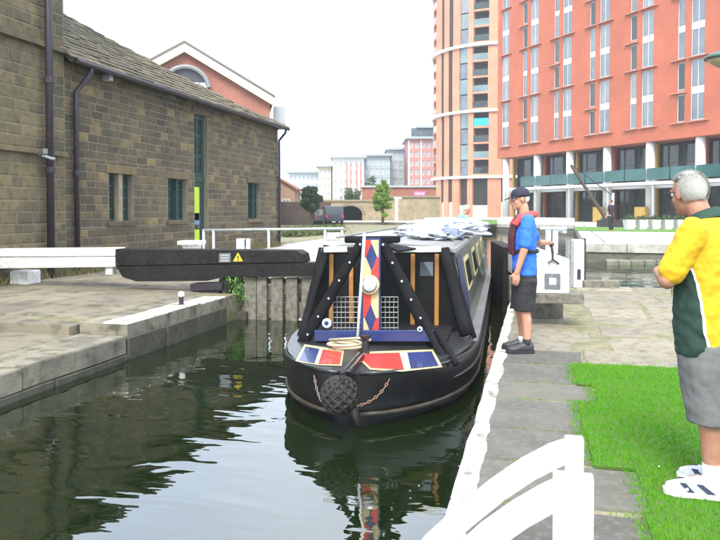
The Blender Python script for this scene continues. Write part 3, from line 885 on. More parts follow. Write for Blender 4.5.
# ground floor: columns, set back glass, canopy, mezzanine balustrade
for i in range(8):
    cu = 1.0 if i == 0 else 1.45 + BAY*i
    MB().lathe([(0.40,0),(0.40,ZB)], (cu, 0.55, 0), 18).build('column', m_column, ht, smooth=True)
    MB().box(cu-1.05, cu-0.75, 2.2, 2.5, 0, ZB-0.02).build('brick_pier', m_hbrick if i % 2 else m_panel_y, ht)
for i in range(8):
    for k in range(3):
        u0 = 1.45 + BAY*i + k*BAY/3 - 5.0
        if u0 < 0.3 or u0 > HL-2: continue
        for (z0, z1) in ((0.05, 3.2), (3.9, ZB-0.15)):
            window(ht, u0, u0+BAY/3-0.04, z0, z1, 2.55, m_bronze, m_glassd, 1, 2, 0.08, name='shopfront')
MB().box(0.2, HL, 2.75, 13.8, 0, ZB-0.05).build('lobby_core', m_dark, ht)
MB().box(0.2, HL, 0.95, 2.6, 3.25, 3.85).build('mezzanine_slab', m_hframe, ht)
cn = MB().cbox(4.2, HL, -1.6, 0.1, 3.45, 3.72, 0.03).build('canopy', M('canopy_white', (0.5,0.54,0.54), 0.5), ht)
u = 4.4
while u < HL-2.7:
    if u < 33:
        MB().box(u, u+2.45, 0.02, 0.05, 3.95, 5.0).build('balustrade_pane', m_teal, ht)
    u += 2.58
# yellow panels by two columns
for i in (3, 4):
    cu = 1.45 + BAY*i
    MB().cbox(cu-0.75, cu+0.42, -0.55, -0.15, 0.0, 1.55).build('door_panel', m_panel_y, ht)
u = 3.3
for i in range(7):
    MB().box(1.45+BAY*i+2.1, 1.45+BAY*i+2.25, -1.5, -1.35, 0, 3.44).build('canopy_post', m_galv, ht)
# low white plinth wall along the hotel front
MB().cbox(4.0, 15.5, -2.4, -2.0, 0.0, 0.5).build('plinth', m_column, ht)

# planters in a row on the wharf
m_planter = M('white_planter', (0.55,0.55,0.53), 0.6)
m_shrub = M('planter_leaf', (0.03,0.055,0.02), 0.7, island=[(0.02,0.045,0.015),(0.05,0.08,0.03),(0.035,0.06,0.02)])
PW = ['leftmost white planter of the row before the hotel', 'second white planter from the crane before the hotel', 'middle white planter of the row before the hotel', 'white planter right of the middle one before the hotel', 'white planter next to the grey-haired man before the hotel', 'white planter half hidden by the grey-haired man']
for i in range(6):
    p = onz(629+i*12.6, 230, ZW)
    pl = thing('planter', PW[i], 'planter', (p.x, p.y, ZW), 0.4, 'white planters in front of the hotel')
    h = 0.62
    MB().loft([[V((sx*q, sy*q, z)) for sx, sy in ((-1,-1),(1,-1),(1,1),(-1,1))] for q, z in ((0.20,0),(0.27,h))]).build('tub', m_planter, pl)
    pts = [(rnd.gauss(0,.16), rnd.gauss(0,.16), h-0.05+abs(rnd.gauss(0,.11))) for _ in range(240)]
    lf = blades('shrub_leaves', pts, 0.06, 0.16, 0.035, m_shrub, 20+i, 1.0); lf.parent = pl

# ------------------------------------------------------------------ round brick tower
TC = ond(497, 210, 124.0); TR = 11.3
toc = math.atan2(-TC.y, -TC.x)       # direction to the camera
tw = thing('round_brick_tower', 'round orange brick tower with white bands and balcony columns', 'building', (TC.x, TC.y, 0.3), toc)
m_tbrick = brickmat('tower_brick', (0.48,0.21,0.12), (0.54,0.245,0.145), (0.48,0.24,0.16))
m_tband = M('white_band', (0.8,0.79,0.74), 0.6)
m_tglass = M('tower_glass', (0.08,0.13,0.135), 0.1, c2=(0.16,0.22,0.22), scale=0.3, spec=1)
m_slit = M('dark_slot', (0.03,0.018,0.014), 0.7)
def arc(mb, r0, r1, a0, a1, z0, z1, n=None):
    n = n or max(2, int(abs(a1-a0)/3)+1); rg = []
    for i in range(n+1):
        a = math.radians(a0+(a1-a0)*i/n); c_, s_ = math.cos(a), math.sin(a)
        rg.append([V((r0*c_,r0*s_,z0)),V((r1*c_,r1*s_,z0)),V((r1*c_,r1*s_,z1)),V((r0*c_,r0*s_,z1))])
    return mb.loft(rg)
BZ = [0.0, 6.4, 17.1, 27.8, 38.5]; TZ = 44.0
MB().lathe([(TR-0.9,0),(TR-0.9,TZ)], (0,0,0), 60).build('glazed_core', m_tglass, tw)
# seen from the camera the angle runs negative to the left: local +y is the viewer's right
def va(a): return -a
pattern = [('bal',13.0),('pier',11.0),('slit',4.5),('pier',6.5),('slit',5.0),('pier',7.5),('glass',8.0),('pier',4.5)]
SG = -1
for lev in range(4):
    z0, z1 = BZ[lev]+(0.0 if lev == 0 else 0.42), BZ[lev+1]
    a = -84.5 - (0 if lev % 2 else 0.8)
    seq = pattern[-1:] + pattern*2 + pattern[:2]
    for kind, wdt in seq:
        if a > 45: break
        a0, a1 = SG*-a, SG*-(a+wdt)
        if kind == 'pier':
            arc(MB(), TR-0.95, TR, a0, a1, z0, z1).build('brick_pier', m_tbrick, tw)
        elif kind == 'slit':
            arc(MB(), TR-0.92, TR-0.14, a0, a1, z0 if lev else 2.6, z1).build('dark_slot', m_slit, tw)
            if lev == 0: arc(MB(), TR-0.92, TR-0.3, a0, a1, 0, 2.6).build('white_base', m_tband, tw)
        elif kind == 'glass':
            if lev == 0:
                arc(MB(), TR-0.92, TR-0.55, a0, a1, 2.0, z1).build('dark_slot', m_slit, tw); arc(MB(), TR-0.92, TR-0.3, a0, a1, 0, 2.0).build('white_base', m_tband, tw)
            else:
                nf = 4
                for k in range(nf):
                    hh = (z1-z0)/nf
                    arc(MB(), TR-0.88, TR-0.2, a0, a1, z0+k*hh+0.1, z0+(k+1)*hh-0.1).build('window', m_tglass if k % 2 else m_glass, tw)
        else:
            if lev == 0:
                arc(MB(), TR-0.92, TR-0.6, a0, a1, 2.0, z1).build('dark_slot', m_dark, tw); arc(MB(), TR-0.92, TR-0.3, a0, a1, 0, 2.0).build('white_base', m_tband, tw)
            else:
                nf = 4; hh = (z1-z0)/nf
                for k in range(nf):
                    bz = z0+k*hh
                    arc(MB(), TR-0.93, TR-0.04, a0, a1, bz, bz+0.3).build('balcony_slab', m_tbrick, tw)
                    arc(MB(), TR-0.91, TR-0.86, a0, a1, bz+0.3, bz+hh).build('recess_shade', m_dark, tw)  # shade at the back of the balcony recess, put in as near-black colour
                    arc(MB(), TR-0.12, TR-0.08, a0, a1, bz+0.3, bz+1.35).build('balcony_glass', m_tglass if k % 2 else m_glassd, tw)
        a += wdt
for z in BZ[1:]:
    arc(MB(), TR-0.8, TR+0.35, -179, 179, z, z+0.42, 90).build('white_band', m_tband, tw)
aw = -14.0
arc(MB(), TR-0.06, TR-0.02, -19.3, -7.4, 14.9, 16.1).build('blue_banner', M('cyan_cloth', (0.02,0.42,0.62), 0.7), tw)
MB().lathe([(TR-0.2,TZ-0.3),(TR-0.2,TZ)], (0,0,0), 60).build('roof', m_tband, tw)

# ------------------------------------------------------------------ far flats, bridge, trees
def block(name, label, x0, x1, yt, dep, mat, rows, cols, glass, base=0.3, bd=14.0, roof=None, ww=0.62, wh=0.6, frame=None, rot=0.0, top=None):
    p0, p1 = ond(x0, 210, dep), ond(x1, 210, dep); wd_ = (p1-p0).length; h = ond((x0+x1)/2, yt, dep).z - base
    o = thing(name, label, 'building', (p0.x, p0.y, base), PSI+rot)
    hl = []
    cw, rh = wd_/cols, (h-1.0)/rows
    for i in range(cols):
        for j in range(rows):
            hl.append((cw*(i+0.5-ww/2), cw*(i+0.5+ww/2), 0.6+rh*(j+0.5-wh/2), 0.6+rh*(j+0.5+wh/2)))
    m = facade(MB(), 0, wd_, 0, h, hl, 0.25); sidesback(m, 0, wd_, 0, h, bd); m.quad((0,0,h),(wd_,0,h),(wd_,bd,h),(0,bd,h))
    m.build('wall', mat, o)
    for q in hl: window(o, q[0], q[1], q[2], q[3], 0.12, frame or m_hframe, glass, 2, 1, 0.12)
    MB().cbox(-0.6, wd_+0.6, -0.8, bd+0.3, h+0.005, h+0.5).build('roof', roof or m_hframe, o)
    return o, wd_, h
m_fw = M('far_white_render', (0.62,0.62,0.6), 0.8)
m_fc = M('far_pale_cladding', (0.45,0.52,0.55), 0.7)
m_fr = M('far_red_cladding', (0.42,0.17,0.15), 0.8)
m_fg = M('far_grey_cladding', (0.30,0.35,0.39), 0.7)
m_fy = M('far_yellow_cladding', (0.52,0.46,0.32), 0.8)
m_fglass = M('far_glass', (0.16,0.20,0.23), 0.1, island=[(0.1,0.14,0.17),(0.25,0.3,0.33),(0.16,0.2,0.23)], c2=(0.26,0.31,0.34), scale=0.2, spec=1)
m_roofg = M('far_roof', (0.28,0.32,0.33), 0.6)
block('apartment_block', 'low pale glass apartment block behind the dark tree', 289, 323, 173, 165, m_fc, 5, 8, m_fglass, roof=m_roofg, ww=0.75, wh=0.62)
block('apartment_block', 'narrow yellow-panelled apartment block beside the pale glass flats', 318.5, 331, 167, 158, m_fy, 6, 3, m_fglass, roof=m_roofg)
o, wd_, h = block('apartment_block', 'white apartment block with red panels and overhanging grey roof', 333, 364, 158, 150, m_fw, 6, 6, m_fglass, roof=m_roofg)
for i, u in enumerate((0.42, 0.74)):
    MB().box(wd_*u, wd_*(u+0.055), -0.12, -0.01, h*0.2, h*0.9).build('red_panel', m_fr, o)
    MB().box(wd_*(u+0.13), wd_*(u+0.17), -0.12, -0.01, h*0.35, h*0.9).build('red_panel', m_fr, o)
block('apartment_block', 'grey stepped apartment block right of the red and white flats', 364, 390, 156, 160, m_fg, 6, 5, m_fglass, roof=m_roofg)
block('apartment_block', 'taller dark grey apartment block with glazed top storeys', 388, 408, 150, 168, m_fg, 7, 4, m_glass, roof=m_roofg, wh=0.7)
o, wd_, h = block('apartment_block', 'red apartment tower with glass crown beside the round tower', 408, 437, 139, 155, m_fr, 8, 5, m_fglass, roof=m_roofg)
MB().box(wd_*0.12, wd_, 1.5, 10, h+0.51, h+2.6).build('glass_crown', m_glass, o)
MB().box(wd_*0.3, wd_*1.05, 1.0, 11, h+2.62, h+2.95).build('crown_roof', m_roofg, o)
for u in (0.0, 0.42):
    MB().box(wd_*u+0.02, wd_*(u+0.05), -0.12, -0.01, 0.5, h-0.3).build('pale_strip', m_fw, o)
# small cottage
m_cott = brickmat('cottage_brick', (0.30,0.17,0.10), (0.36,0.21,0.13), (0.3,0.25,0.2))
p0, p1 = ond(281, 210, 72), ond(293.5, 210, 72)
ct = thing('brick_cottage', 'small brick cottage with orange tiled roof beyond the warehouse end', 'house', (p0.x-2.2, p0.y, 0.2), PSI)
wd_ = (p1-p0).length+2.2; hz = ond(290, 189, 72).z-0.2; ha = ond(284, 181, 72).z-0.2
mid = wd_*0.45
m = MB().extr([(0,0,0),(wd_,0,0),(wd_,0,hz),(mid,0,ha+0.3),(0,0,hz)], (0,7,0)); m.build('wall', m_cott, ct)
for sgn, xe in ((-1,-0.3),(1,wd_+0.3)):
    MB().extr([(mid,-0.3,ha+0.36),(xe,-0.3,hz-0.1),(xe,-0.3,hz+0.08),(mid,-0.3,ha+0.54)], (0,7.6,0)).build('roof', M('orange_tile', (0.28,0.12,0.07), 0.8), ct)
window(ct, wd_-1.3, wd_-0.5, 1.4, 2.5, -0.05, m_white, m_fglass, 2, 2, 0.08)
# dark brown boundary wall
p0, p1 = ond(279, 210, 66), ond(331, 210, 66)
bw = MB().beam((p0.x,p0.y,1.2),(p1.x,p1.y,1.2),0.35,2.2).build('boundary_wall', M('dark_brick', (0.07,0.05,0.04), 0.9, c2=(0.10,0.075,0.055), scale=1), None)
tag(bw, 'dark brown boundary wall behind the dark green tree', 'wall')
# stone bridge with arch
m_bridge = M('bridge_stone', (0.25,0.20,0.13), 0.9, c2=(0.32,0.26,0.17), scale=0.7, c3=(0.13,0.10,0.07), scale3=2.5, amt3=0.6, bump=0.4, bscale=6)
D = 78.0
p0, p1 = ond(316, 210, D), ond(440, 210, D); wd_ = (p1-p0).length
bd_ = thing('stone_bridge', 'buff stone bridge and retaining wall with a dark arch', 'bridge', (p0.x,p0.y,0.0), PSI)
zt = ond(350, 201.5, D).z; ztr = ond(410, 197.5, D).z
ax0, ax1 = (350-316)/124*wd_-1.35, (350-316)/124*wd_+1.35; asp = 1.05
pts = [(0,0,-1.0),(ax0,0,-1.0),(ax0,0,asp)] + [((ax0+ax1)/2-1.35*math.cos(t_), 0, asp+0.95*math.sin(t_)) for t_ in np.linspace(0.15, math.pi-0.15, 9)] + [(ax1,0,asp),(ax1,0,-1.0),(wd_,0,-1.0),(wd_,0,ztr),(wd_*0.5,0,ztr),(wd_*0.5,0,zt),(0,0,zt)]
MB().extr(pts, (0,5,0)).build('bridge_wall', m_bridge, bd_)
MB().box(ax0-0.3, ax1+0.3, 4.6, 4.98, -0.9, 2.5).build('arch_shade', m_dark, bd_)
MB().cbox(-0.2, wd_*0.5-0.02, -0.15, 0.5, zt+0.003, zt+0.2).build('parapet_coping', m_dressed, bd_)
MB().cbox(wd_*0.5, wd_, -0.15, 0.5, ztr+0.003, ztr+0.18).build('parapet_coping', m_dressed, bd_)
for k in range(11):                                   # voussoirs round the arch
    t0, t1 = math.pi*k/11+0.02, math.pi*(k+1)/11-0.02; cx = (ax0+ax1)/2
    MB().extr([(cx-r_*math.cos(t_), -0.06, asp+r_*0.72*math.sin(t_)) for r_, t_ in ((1.36,t0),(1.75,t0),(1.75,t1),(1.36,t1))], (0,0.055,0)).build('voussoir', m_dressed, bd_)
# long red brick shed with pink sign on the retaining wall
D2 = 84.0
p0, p1 = ond(362, 210, D2), ond(436, 210, D2); wd_ = (p1-p0).length
z0_, z1_ = 0.1, ond(400, 187.5, D2).z
sh = thing('brick_shed', 'long low red brick wall with a pink sign above the bridge', 'building', (p0.x,p0.y,0.1), PSI)
MB().box(0, wd_, 0, 4, 0, z1_-0.1).build('wall', m_brick, sh)
MB().cbox(-0.2, wd_+0.2, -0.2, 4.2, z1_-0.097, z1_+0.15).build('roof', m_roofg, sh)
MB().box(wd_*0.70, wd_*0.86, -0.1, -0.02, z1_-1.15, z1_-0.55).build('pink_sign', M('magenta_sign', (0.42,0.10,0.28), 0.5), sh)
for k in range(5):
    MB().box(wd_*(0.72+0.026*k), wd_*(0.72+0.026*k)+0.12, -0.13, -0.102, z1_-1.0, z1_-0.7).build('sign_letter', m_white, sh)
# white height gate by the bridge
hp, hq = ond(396.5, 222, 70), ond(399.5, 222, 70)
hg = thing('white_barrier', 'white T-shaped post in front of the stone bridge', 'barrier', (hp.x,hp.y,0.35), PSI)
zt_ = ond(396,199,70).z-0.35
MB().cbox(-0.14,0.14,-0.1,0.1,0,zt_).build('post', m_white, hg)
MB().cbox(-0.9,0.5,-0.08,0.08,zt_+0.003,zt_+0.16).build('top_bar', m_white, hg)

m_bark = M('bark', (0.06,0.045,0.03), 0.9, c2=(0.09,0.07,0.05), scale=6, bump=0.4)
def tree(label, px, dep, ytop, ybot, wpx, leafcols, n, seed, name='tree', conic=False):
    r = np.random.default_rng(seed)
    c0 = ond(px, 210, dep); zt = ond(px, ytop, dep).z; zb = ond(px, ybot, dep).z; rad = wpx/2*dep/FPX
    t_ = thing(name, label, 'tree', (c0.x, c0.y, 0.2), 0)
    H = zt-0.2; zc = zb-0.2
    m = MB().tube([(0,0,0),(0.05,0.02,H*0.3),(0,0.05,H*0.75)], [0.16,0.12,0.04], 8)
    for k in range(7):
        a = k*2.4; z = zc*0.6+(H-zc)*(0.1+0.09*k)
        m.tube([(0,0,z),(math.cos(a)*rad*0.5,math.sin(a)*rad*0.5,z+rad*0.35)], [0.06,0.02], 6)
    m.build('trunk', m_bark, t_)
    cl_ = []
    for k in range(70):                                # leaf clumps through the crown
        v = r.normal(size=3); v /= np.linalg.norm(v); q = r.uniform(0.3,1.12)
        zz = v[2]*q; sh_ = (1.0 - 0.45*max(0,zz)) if conic else 1.0
        cl_.append((v[0]*q*rad*0.8*sh_, v[1]*q*rad*0.8*sh_, (H+zc)/2+zz*(H-zc)/2*0.88, rad*r.uniform(0.10,0.28)))
    P = []
    for k in range(n):
        c_ = cl_[r.integers(len(cl_))]; v = r.normal(size=3); v /= np.linalg.norm(v); q = r.uniform(0.5,1.0)**0.5*c_[3]
        P.append((c_[0]+v[0]*q, c_[1]+v[1]*q, c_[2]+v[2]*q*0.85))
    lm = M('leaf_'+name+str(seed), leafcols[0], 0.6, island=leafcols, spec=0.3)
    lf = blades('crown', P, 0.09, 0.22, 0.075, lm, seed+1, 1.6); lf.parent = t_
    return t_
tree('round dark green tree beside the parked van', 311, 62, 187, 214, 25, [(0.022,0.05,0.02),(0.04,0.085,0.03),(0.03,0.065,0.025),(0.055,0.10,0.04)], 11000, 31)
tree('bright green upright young tree in front of the bridge', 382.5, 66, 180.5, 219, 21, [(0.10,0.20,0.02),(0.20,0.33,0.04),(0.14,0.26,0.03),(0.26,0.38,0.06)], 10000, 41, conic=True)
tree('dull green bush rising behind the bridge parapet', 352, 92, 186, 207, 24, [(0.05,0.09,0.035),(0.08,0.13,0.05),(0.06,0.10,0.04)], 3000, 51, name='bush')
tree('thin grey-green tree behind the bridge beside the bright tree', 371, 100, 176, 204, 16, [(0.06,0.09,0.05),(0.09,0.13,0.07),(0.07,0.10,0.06)], 2500, 61)
# ================================================================== LOCK GATES AND RAILS
YG = 10.8
def gp_(px, py, y=None):
    return ony(px, py, YG if y is None else y)
def gpoly(mb, pts, dep, y=None):
    return mb.extr([gp_(a, b_, y) for a, b_ in pts], (0, dep, 0))
hx = gp_(226, 290)
lg = thing('lock_gate', 'closed left lock gate with long black balance beam and white end', 'lock gate', (hx.x, YG, WZ), 0)
gpoly(MB(), [(115.3,249),(296,250.5),(302,254),(304,262.5),(116,266)], 0.36).build('balance_beam', m_black, lg, world=True, bevel=0.012)
gpoly(MB(), [(116,266.3),(304,262.8),(345,262.6),(345,276),(232,277.5),(213,279),(206,281),(136,281.5),(122,277)], 0.32, YG+0.015).build('lower_beam', m_black, lg, world=True, bevel=0.012)
gpoly(MB(), [(-60,249.6),(115,248),(115,256.2),(-60,257.4)], 0.33, YG+0.02).build('beam_end', m_white, lg, world=True, bevel=0.012)
gpoly(MB(), [(-60,257.9),(115,256.7),(115,267),(-60,269.5)], 0.30, YG+0.03).build('beam_end', m_white, lg, world=True, bevel=0.012)
gpoly(MB(), [(105.5,267.2),(112.5,267.2),(112.5,274.5),(105.5,274.5)], 0.12, YG+0.08).build('beam_bracket', m_white, lg, world=True)
gpoly(MB(), [(219,279),(231,278),(231,306),(219,306)], 0.3, YG+0.05).build('heel_post', m_black, lg, world=True)
gpoly(MB(), [(190,284),(222,283),(222,290),(190,291)], 0.3, YG+0.0).build('collar_strap', m_iron, lg, world=True)
gpoly(MB(), [(198,291.5),(218.5,291),(218.5,298),(204,298)], 0.25, YG+0.02).build('pivot_shoe', m_iron, lg, world=True)
for a, b_ in ((244.5,256),(256.6,266.5),(271,282.5),(286,297),(301.5,312.5),(317,328),(332,343)):
    d = rnd.uniform(0, 0.02)
    gpoly(MB(), [(a,277.8),(b_,277.5),(b_,345),(a,345)], 0.09, YG+0.08+d).build('gate_board', m_wood_old, lg, world=True, bevel=0.006)
gpoly(MB(), [(233,303),(345,303),(345,318),(233,318)], 0.12, YG+0.21).build('gate_rail', m_wood_old, lg, world=True)
gpoly(MB(), [(233,279),(345,279),(345,284),(233,284)], 0.12, YG+0.21).build('gate_rail', m_wood_old, lg, world=True)
gpoly(MB(), [(226,312),(246,312),(246,345),(226,345)], 0.5, YG+0.02).build('sill_stone', m_wall, lg, world=True)
gpoly(MB(), [(219,253.2),(230.6,253),(230.6,262.4),(219,262.6)], 0.012, YG-0.015).build('notice_plate', M('grey_plate', (0.12,0.13,0.14), 0.5), lg, world=True)
for i in range(3):
    gpoly(MB(), [(220.5,254.6+2.6*i),(229,254.5+2.6*i),(229,256.0+2.6*i),(220.5,256.1+2.6*i)], 0.003, YG-0.019).build('notice_line', M('plate_print', (0.3,0.32,0.34), 0.5), lg, world=True)
gpoly(MB(), [(237.8,252.5),(242.6,261.3),(233,261.5)], 0.012, YG-0.015).build('warning_triangle', M('warning_yellow', (0.62,0.42,0.02), 0.5), lg, world=True)
gpoly(MB(), [(237.3,256),(238.6,256),(238.4,259),(237.5,259)], 0.003, YG-0.019).build('warning_mark', m_black, lg, world=True)
gpoly(MB(), [(237.3,259.5),(238.6,259.5),(238.6,260.6),(237.3,260.6)], 0.003, YG-0.019).build('warning_mark', m_black, lg, world=True)

p = onz(25.5, 283.2, ZL)
o = MB().cbox(-0.18,0.18,-0.2,0.2,0,0.245,0.02).build('stone_block', m_white, None, loc=(p.x,p.y,ZL)); o.rotation_euler.z = 0.1
tag(o, 'small white-painted block under the end of the white balance beam', 'block')
p = onz(181.3, 305.5, ZL)
bo = thing('mooring_bollard', 'small black mooring pin with white top on the left coping', 'bollard', (p.x,p.y,ZL), 0)
MB().lathe([(0.05,0),(0.045,0.02),(0.033,0.03),(0.033,0.13)], n=12).build('shaft', m_iron, bo)
MB().lathe([(0.04,0.131),(0.048,0.15),(0.045,0.19),(0.02,0.205)], n=12).build('cap', m_white, bo)
# a self-sown weed by the heel post
wp_ = gp_(233, 303)
wd = thing('weed', 'green leafy weed sprouting beside the gate heel post', 'plant', (wp_.x, YG+0.12, wp_.z-0.05), 0)
mw = MB()
for k in range(9):
    a = k*2.4; mw.tube([(0.02*k-0.08,0,0),(0.02*k-0.08+0.1*math.cos(a),0.05*math.sin(a),0.22+0.02*k)], [0.006,0.003], 5)
m_weed = M('weed_leaf', (0.08,0.2,0.03), 0.6, island=[(0.05,0.13,0.02),(0.12,0.26,0.05),(0.08,0.18,0.03)])
mw.build('stem', m_weed, wd)
lf = blades('leaves', [(rnd.gauss(0,.09), rnd.gauss(0,.06), 0.05+rnd.random()*0.42) for _ in range(420)], 0.03, 0.09, 0.016, m_weed, 77, 1.5); lf.parent = wd
wp_ = onz(229, 315, -0.1)

# dry weeds along the foot of the warehouse
m_dry = M('dry_weed', (0.14,0.12,0.04), 0.8, island=[(0.16,0.13,0.05),(0.09,0.10,0.03),(0.2,0.16,0.07),(0.06,0.09,0.02)])
fw_ = blades('wall_weeds', [(XB+0.12+abs(rnd.gauss(0,.12)), 8.5+rnd.random()*17, ZL-0.02) for _ in range(5200) if mnoise.noise(V((_*0.001,0,5))) > -2], 0.05, 0.26, 0.008, m_dry, 15, 0.9)
fw_['kind'] = 'stuff'; fw_['label'] = 'dry weeds growing along the foot of the stone warehouse'; fw_['category'] = 'weeds'
# handrail beyond the left gate
YH = 14.6
hr = thing('handrail', 'galvanised tube handrail behind the black balance beam', 'handrail', (ony(202,250,YH).x, YH, ZL), 0)
def hp_(px, py): return ony(px, py, YH)
MB().tube([hp_(202.5,230.2), hp_(344,228.6)], 0.030, 10).build('top_rail', m_galv, hr, world=True, smooth=True)
for px in (203.5, 213.4, 268.6, 325, 342):
    q = hp_(px, 230); MB().tube([(q.x,q.y,ZL-0.02), (q.x,q.y,q.z)], 0.032, 10).build('post', m_galv, hr, world=True, smooth=True)
MB().tube([hp_(325,239.5), hp_(342,239.2)], 0.022, 8).build('mid_rail', m_galv, hr, world=True)
MB().extr([hp_(327,232.5),hp_(340,232.4),hp_(340,238.2),hp_(327,238.3)], (0,0.02,0)).build('sign_plate', m_white, hr, world=True)
# white paddle box and white bench top
p = onz(241, 256, ZL); q = ond(241, 238.5, (p-CP).dot(Fw))
pb = thing('paddle_post', 'white lock paddle post behind the warning triangle', 'paddle gear', (p.x,p.y,ZL), PSI)
hh = q.z-ZL
MB().cbox(-0.12,0.12,-0.12,0.12,0,hh).build('post', m_white, pb)
MB().cbox(0.17,0.27,-0.1,0.1,0,hh).build('side_post', m_white, pb)
MB().cbox(0.122,0.168,-0.08,0.08,0.3,hh-0.03).build('gear_rack', m_iron, pb)
p = onz(192, 262, ZL); d_ = (p-CP).dot(Fw); t0 = ond(181, 240.5, d_); t1 = ond(204.5, 240.5, d_); hh = t0.z-ZL
tbn = thing('white_table', 'small white bench table in front of the green glazed door', 'table', (p.x,p.y,ZL), PSI)
wt = (t1-t0).length
MB().cbox(-wt/2, wt/2, -0.3, 0.3, hh-0.1, hh).build('table_top', m_white, tbn)
MB().loft([[V((sx*a_,sy*0.2,z)) for sx, sy in ((-1,-1),(1,-1),(1,1),(-1,1))] for a_, z in ((wt*0.36,0),(wt*0.3,0.3),(wt*0.36,hh-0.103))]).build('pedestal', m_white, tbn)

# right gate: swung open beside the quay, its white beam pointing at us
RB = V((0.20, 9.45, 0)); RH = V((-0.30, 12.9, 0)); rdz = math.atan2(-(RH-RB).x, (RH-RB).y)
rg_ = thing('lock_gate', 'open right lock gate whose white balance beam end faces the camera', 'lock gate', (RB.x,RB.y,0), rdz)
BL_ = (RH-RB).length
MB().cbox(-0.215, 0.215, 0, BL_, 0.44, 0.90, 0.02).build('balance_beam', m_white, rg_, bevel=0.01)
MB().box(-0.36, 0.40, -0.03, 0.45, 0.31, 0.437).build('beam_shoe', m_wood_old, rg_, bevel=0.01)
MB().box(-0.10, 0.10, -0.012, -0.001, 0.50, 0.70).build('end_plate', M('end_plate_grey', (0.10,0.11,0.12), 0.6, c2=(0.18,0.19,0.2), scale=12), rg_)
MB().box(-0.045, 0.045, -0.02, -0.0125, 0.555, 0.645).build('end_boss', m_white, rg_)
MB().tube([(0.0,-0.02,0.87),(0.0,0.0,0.98),(-0.02,0.02,1.12)], 0.016, 8).build('lever', m_iron, rg_)
MB().tube([(-0.06,-0.04,0.84),(0.0,-0.03,0.89),(0.08,-0.02,0.83)], 0.012, 6).build('lever_fork', m_iron, rg_)
MB().box(-0.30, -0.08, BL_-0.1, BL_+2.6, -1.6, 0.86).build('gate_leaf', m_black, rg_)
for (x_, yy) in ((0.06, 0.75), (0.20, 1.0), (0.28, 1.45)):
    MB().box(x_-0.035, x_+0.035, yy-0.03, yy+0.03, 0.903, 1.25).build('rail_post', m_galv, rg_)
MB().box(-0.02, 0.36, 0.95, 1.03, 1.253, 1.29).build('hand_rail', m_galv, rg_)
MB().box(0.30, 0.36, 0.98, 1.8, 1.20, 1.24).build('hand_rail', m_galv, rg_)
# timber props below the beam, on the quay
for i, (yy, lb_) in enumerate(((0.9, 'front'), (2.6, 'rear'))):
    q = RB + (RH-RB).normalized()*yy
    o = MB().cbox(-0.28,0.28,-0.12,0.12,0.0,0.43).build('timber_prop', m_wood_old, None, loc=(q.x,q.y,0.0)); o.rotation_euler.z = rdz
    tag(o, lb_+' timber prop in the shadow below the open white balance beam', 'prop')
p = onz(578, 287, 0)
pp = thing('paddle_post', 'white paddle post with black slot at the end of the right quay', 'paddle gear', (p.x,p.y,0), PSI)
MB().cbox(-0.115,0.085,-0.1,0.1,0,0.95,0.02).build('post', m_white, pp)
MB().cbox(0.087,0.125,-0.08,0.1,0,0.97).build('iron_strap', m_iron, pp)
MB().box(-0.05,0.02,-0.108,-0.101,0.16,0.36).build('slot', m_iron, pp)
for z in (0.5, 0.72):
    MB().box(-0.116,0.086,-0.106,-0.101,z,z+0.02).build('joint_line', m_galv, pp)
p = onz(600, 287.5, 0)
o = MB().cbox(-0.35,0.35,-0.09,0.09,0,0.15,0.02).build('timber_baulk', m_wood_old, None, loc=(p.x,p.y,0.0)); o.rotation_euler.z = PSI
tag(o, 'dark timber baulk lying beside the white paddle post', 'timber')

# white ladder hoops in the foreground
def hoop(label, ytop, dep, pts, postx, hw_=0.034):
    y = ond(575, ytop, dep).y
    h = thing('ladder_hoop', label, 'handrail', (ony(postx, ytop, y).x, y, 0), 0, 'white ladder hoops at the quay edge')
    c_ = [ony(a, b_, y) for a, b_ in pts]
    e0, e1 = c_[0], c_[1]; d = (e0-e1).normalized()
    # carry the curve on down past the quay edge to the lock wall
    last = c_[0]; ext = []
    tgt = V((XR-0.07, y, -0.25))
    p1 = last + d*0.12
    for k in range(1, 7):
        t_ = k/6; ext.append((1-t_)**2*last + 2*t_*(1-t_)*p1 + t_*t_*tgt)
    c_ = ext[::-1] + c_
    m = MB(); rg = []
    for i, q in enumerate(c_):
        dd = (c_[min(i+1,len(c_)-1)]-c_[max(i-1,0)]).normalized(); n = V((-dd.z,0,dd.x)).normalized()
        a_, b_ = 0.045, 0.022
        rg.append([q+n*a_-V((0,b_,0)), q+n*a_+V((0,b_,0)), q-n*a_+V((0,b_,0)), q-n*a_-V((0,b_,0))])
    m.loft(rg).build('curved_rail', m_white, h, world=True, bevel=0.008)
    pt = c_[-1]
    MB().cbox(pt.x-hw_, pt.x+hw_, y-0.026, y+0.026, 0.0, pt.z+0.046, 0.006).build('post', m_white, h, world=True)
    return h
hoop('farther of the two white curved ladder hoops at the quay edge', 440, 2.62, [(433,545),(466,515),(497,490),(528,469),(555,455),(574,449)], 575)
hoop('nearer of the two white curved ladder hoops at the quay edge', 478, 2.22, [(462,560),(490,535),(520,514),(548,498),(566,490),(573,488)], 573, 0.062)

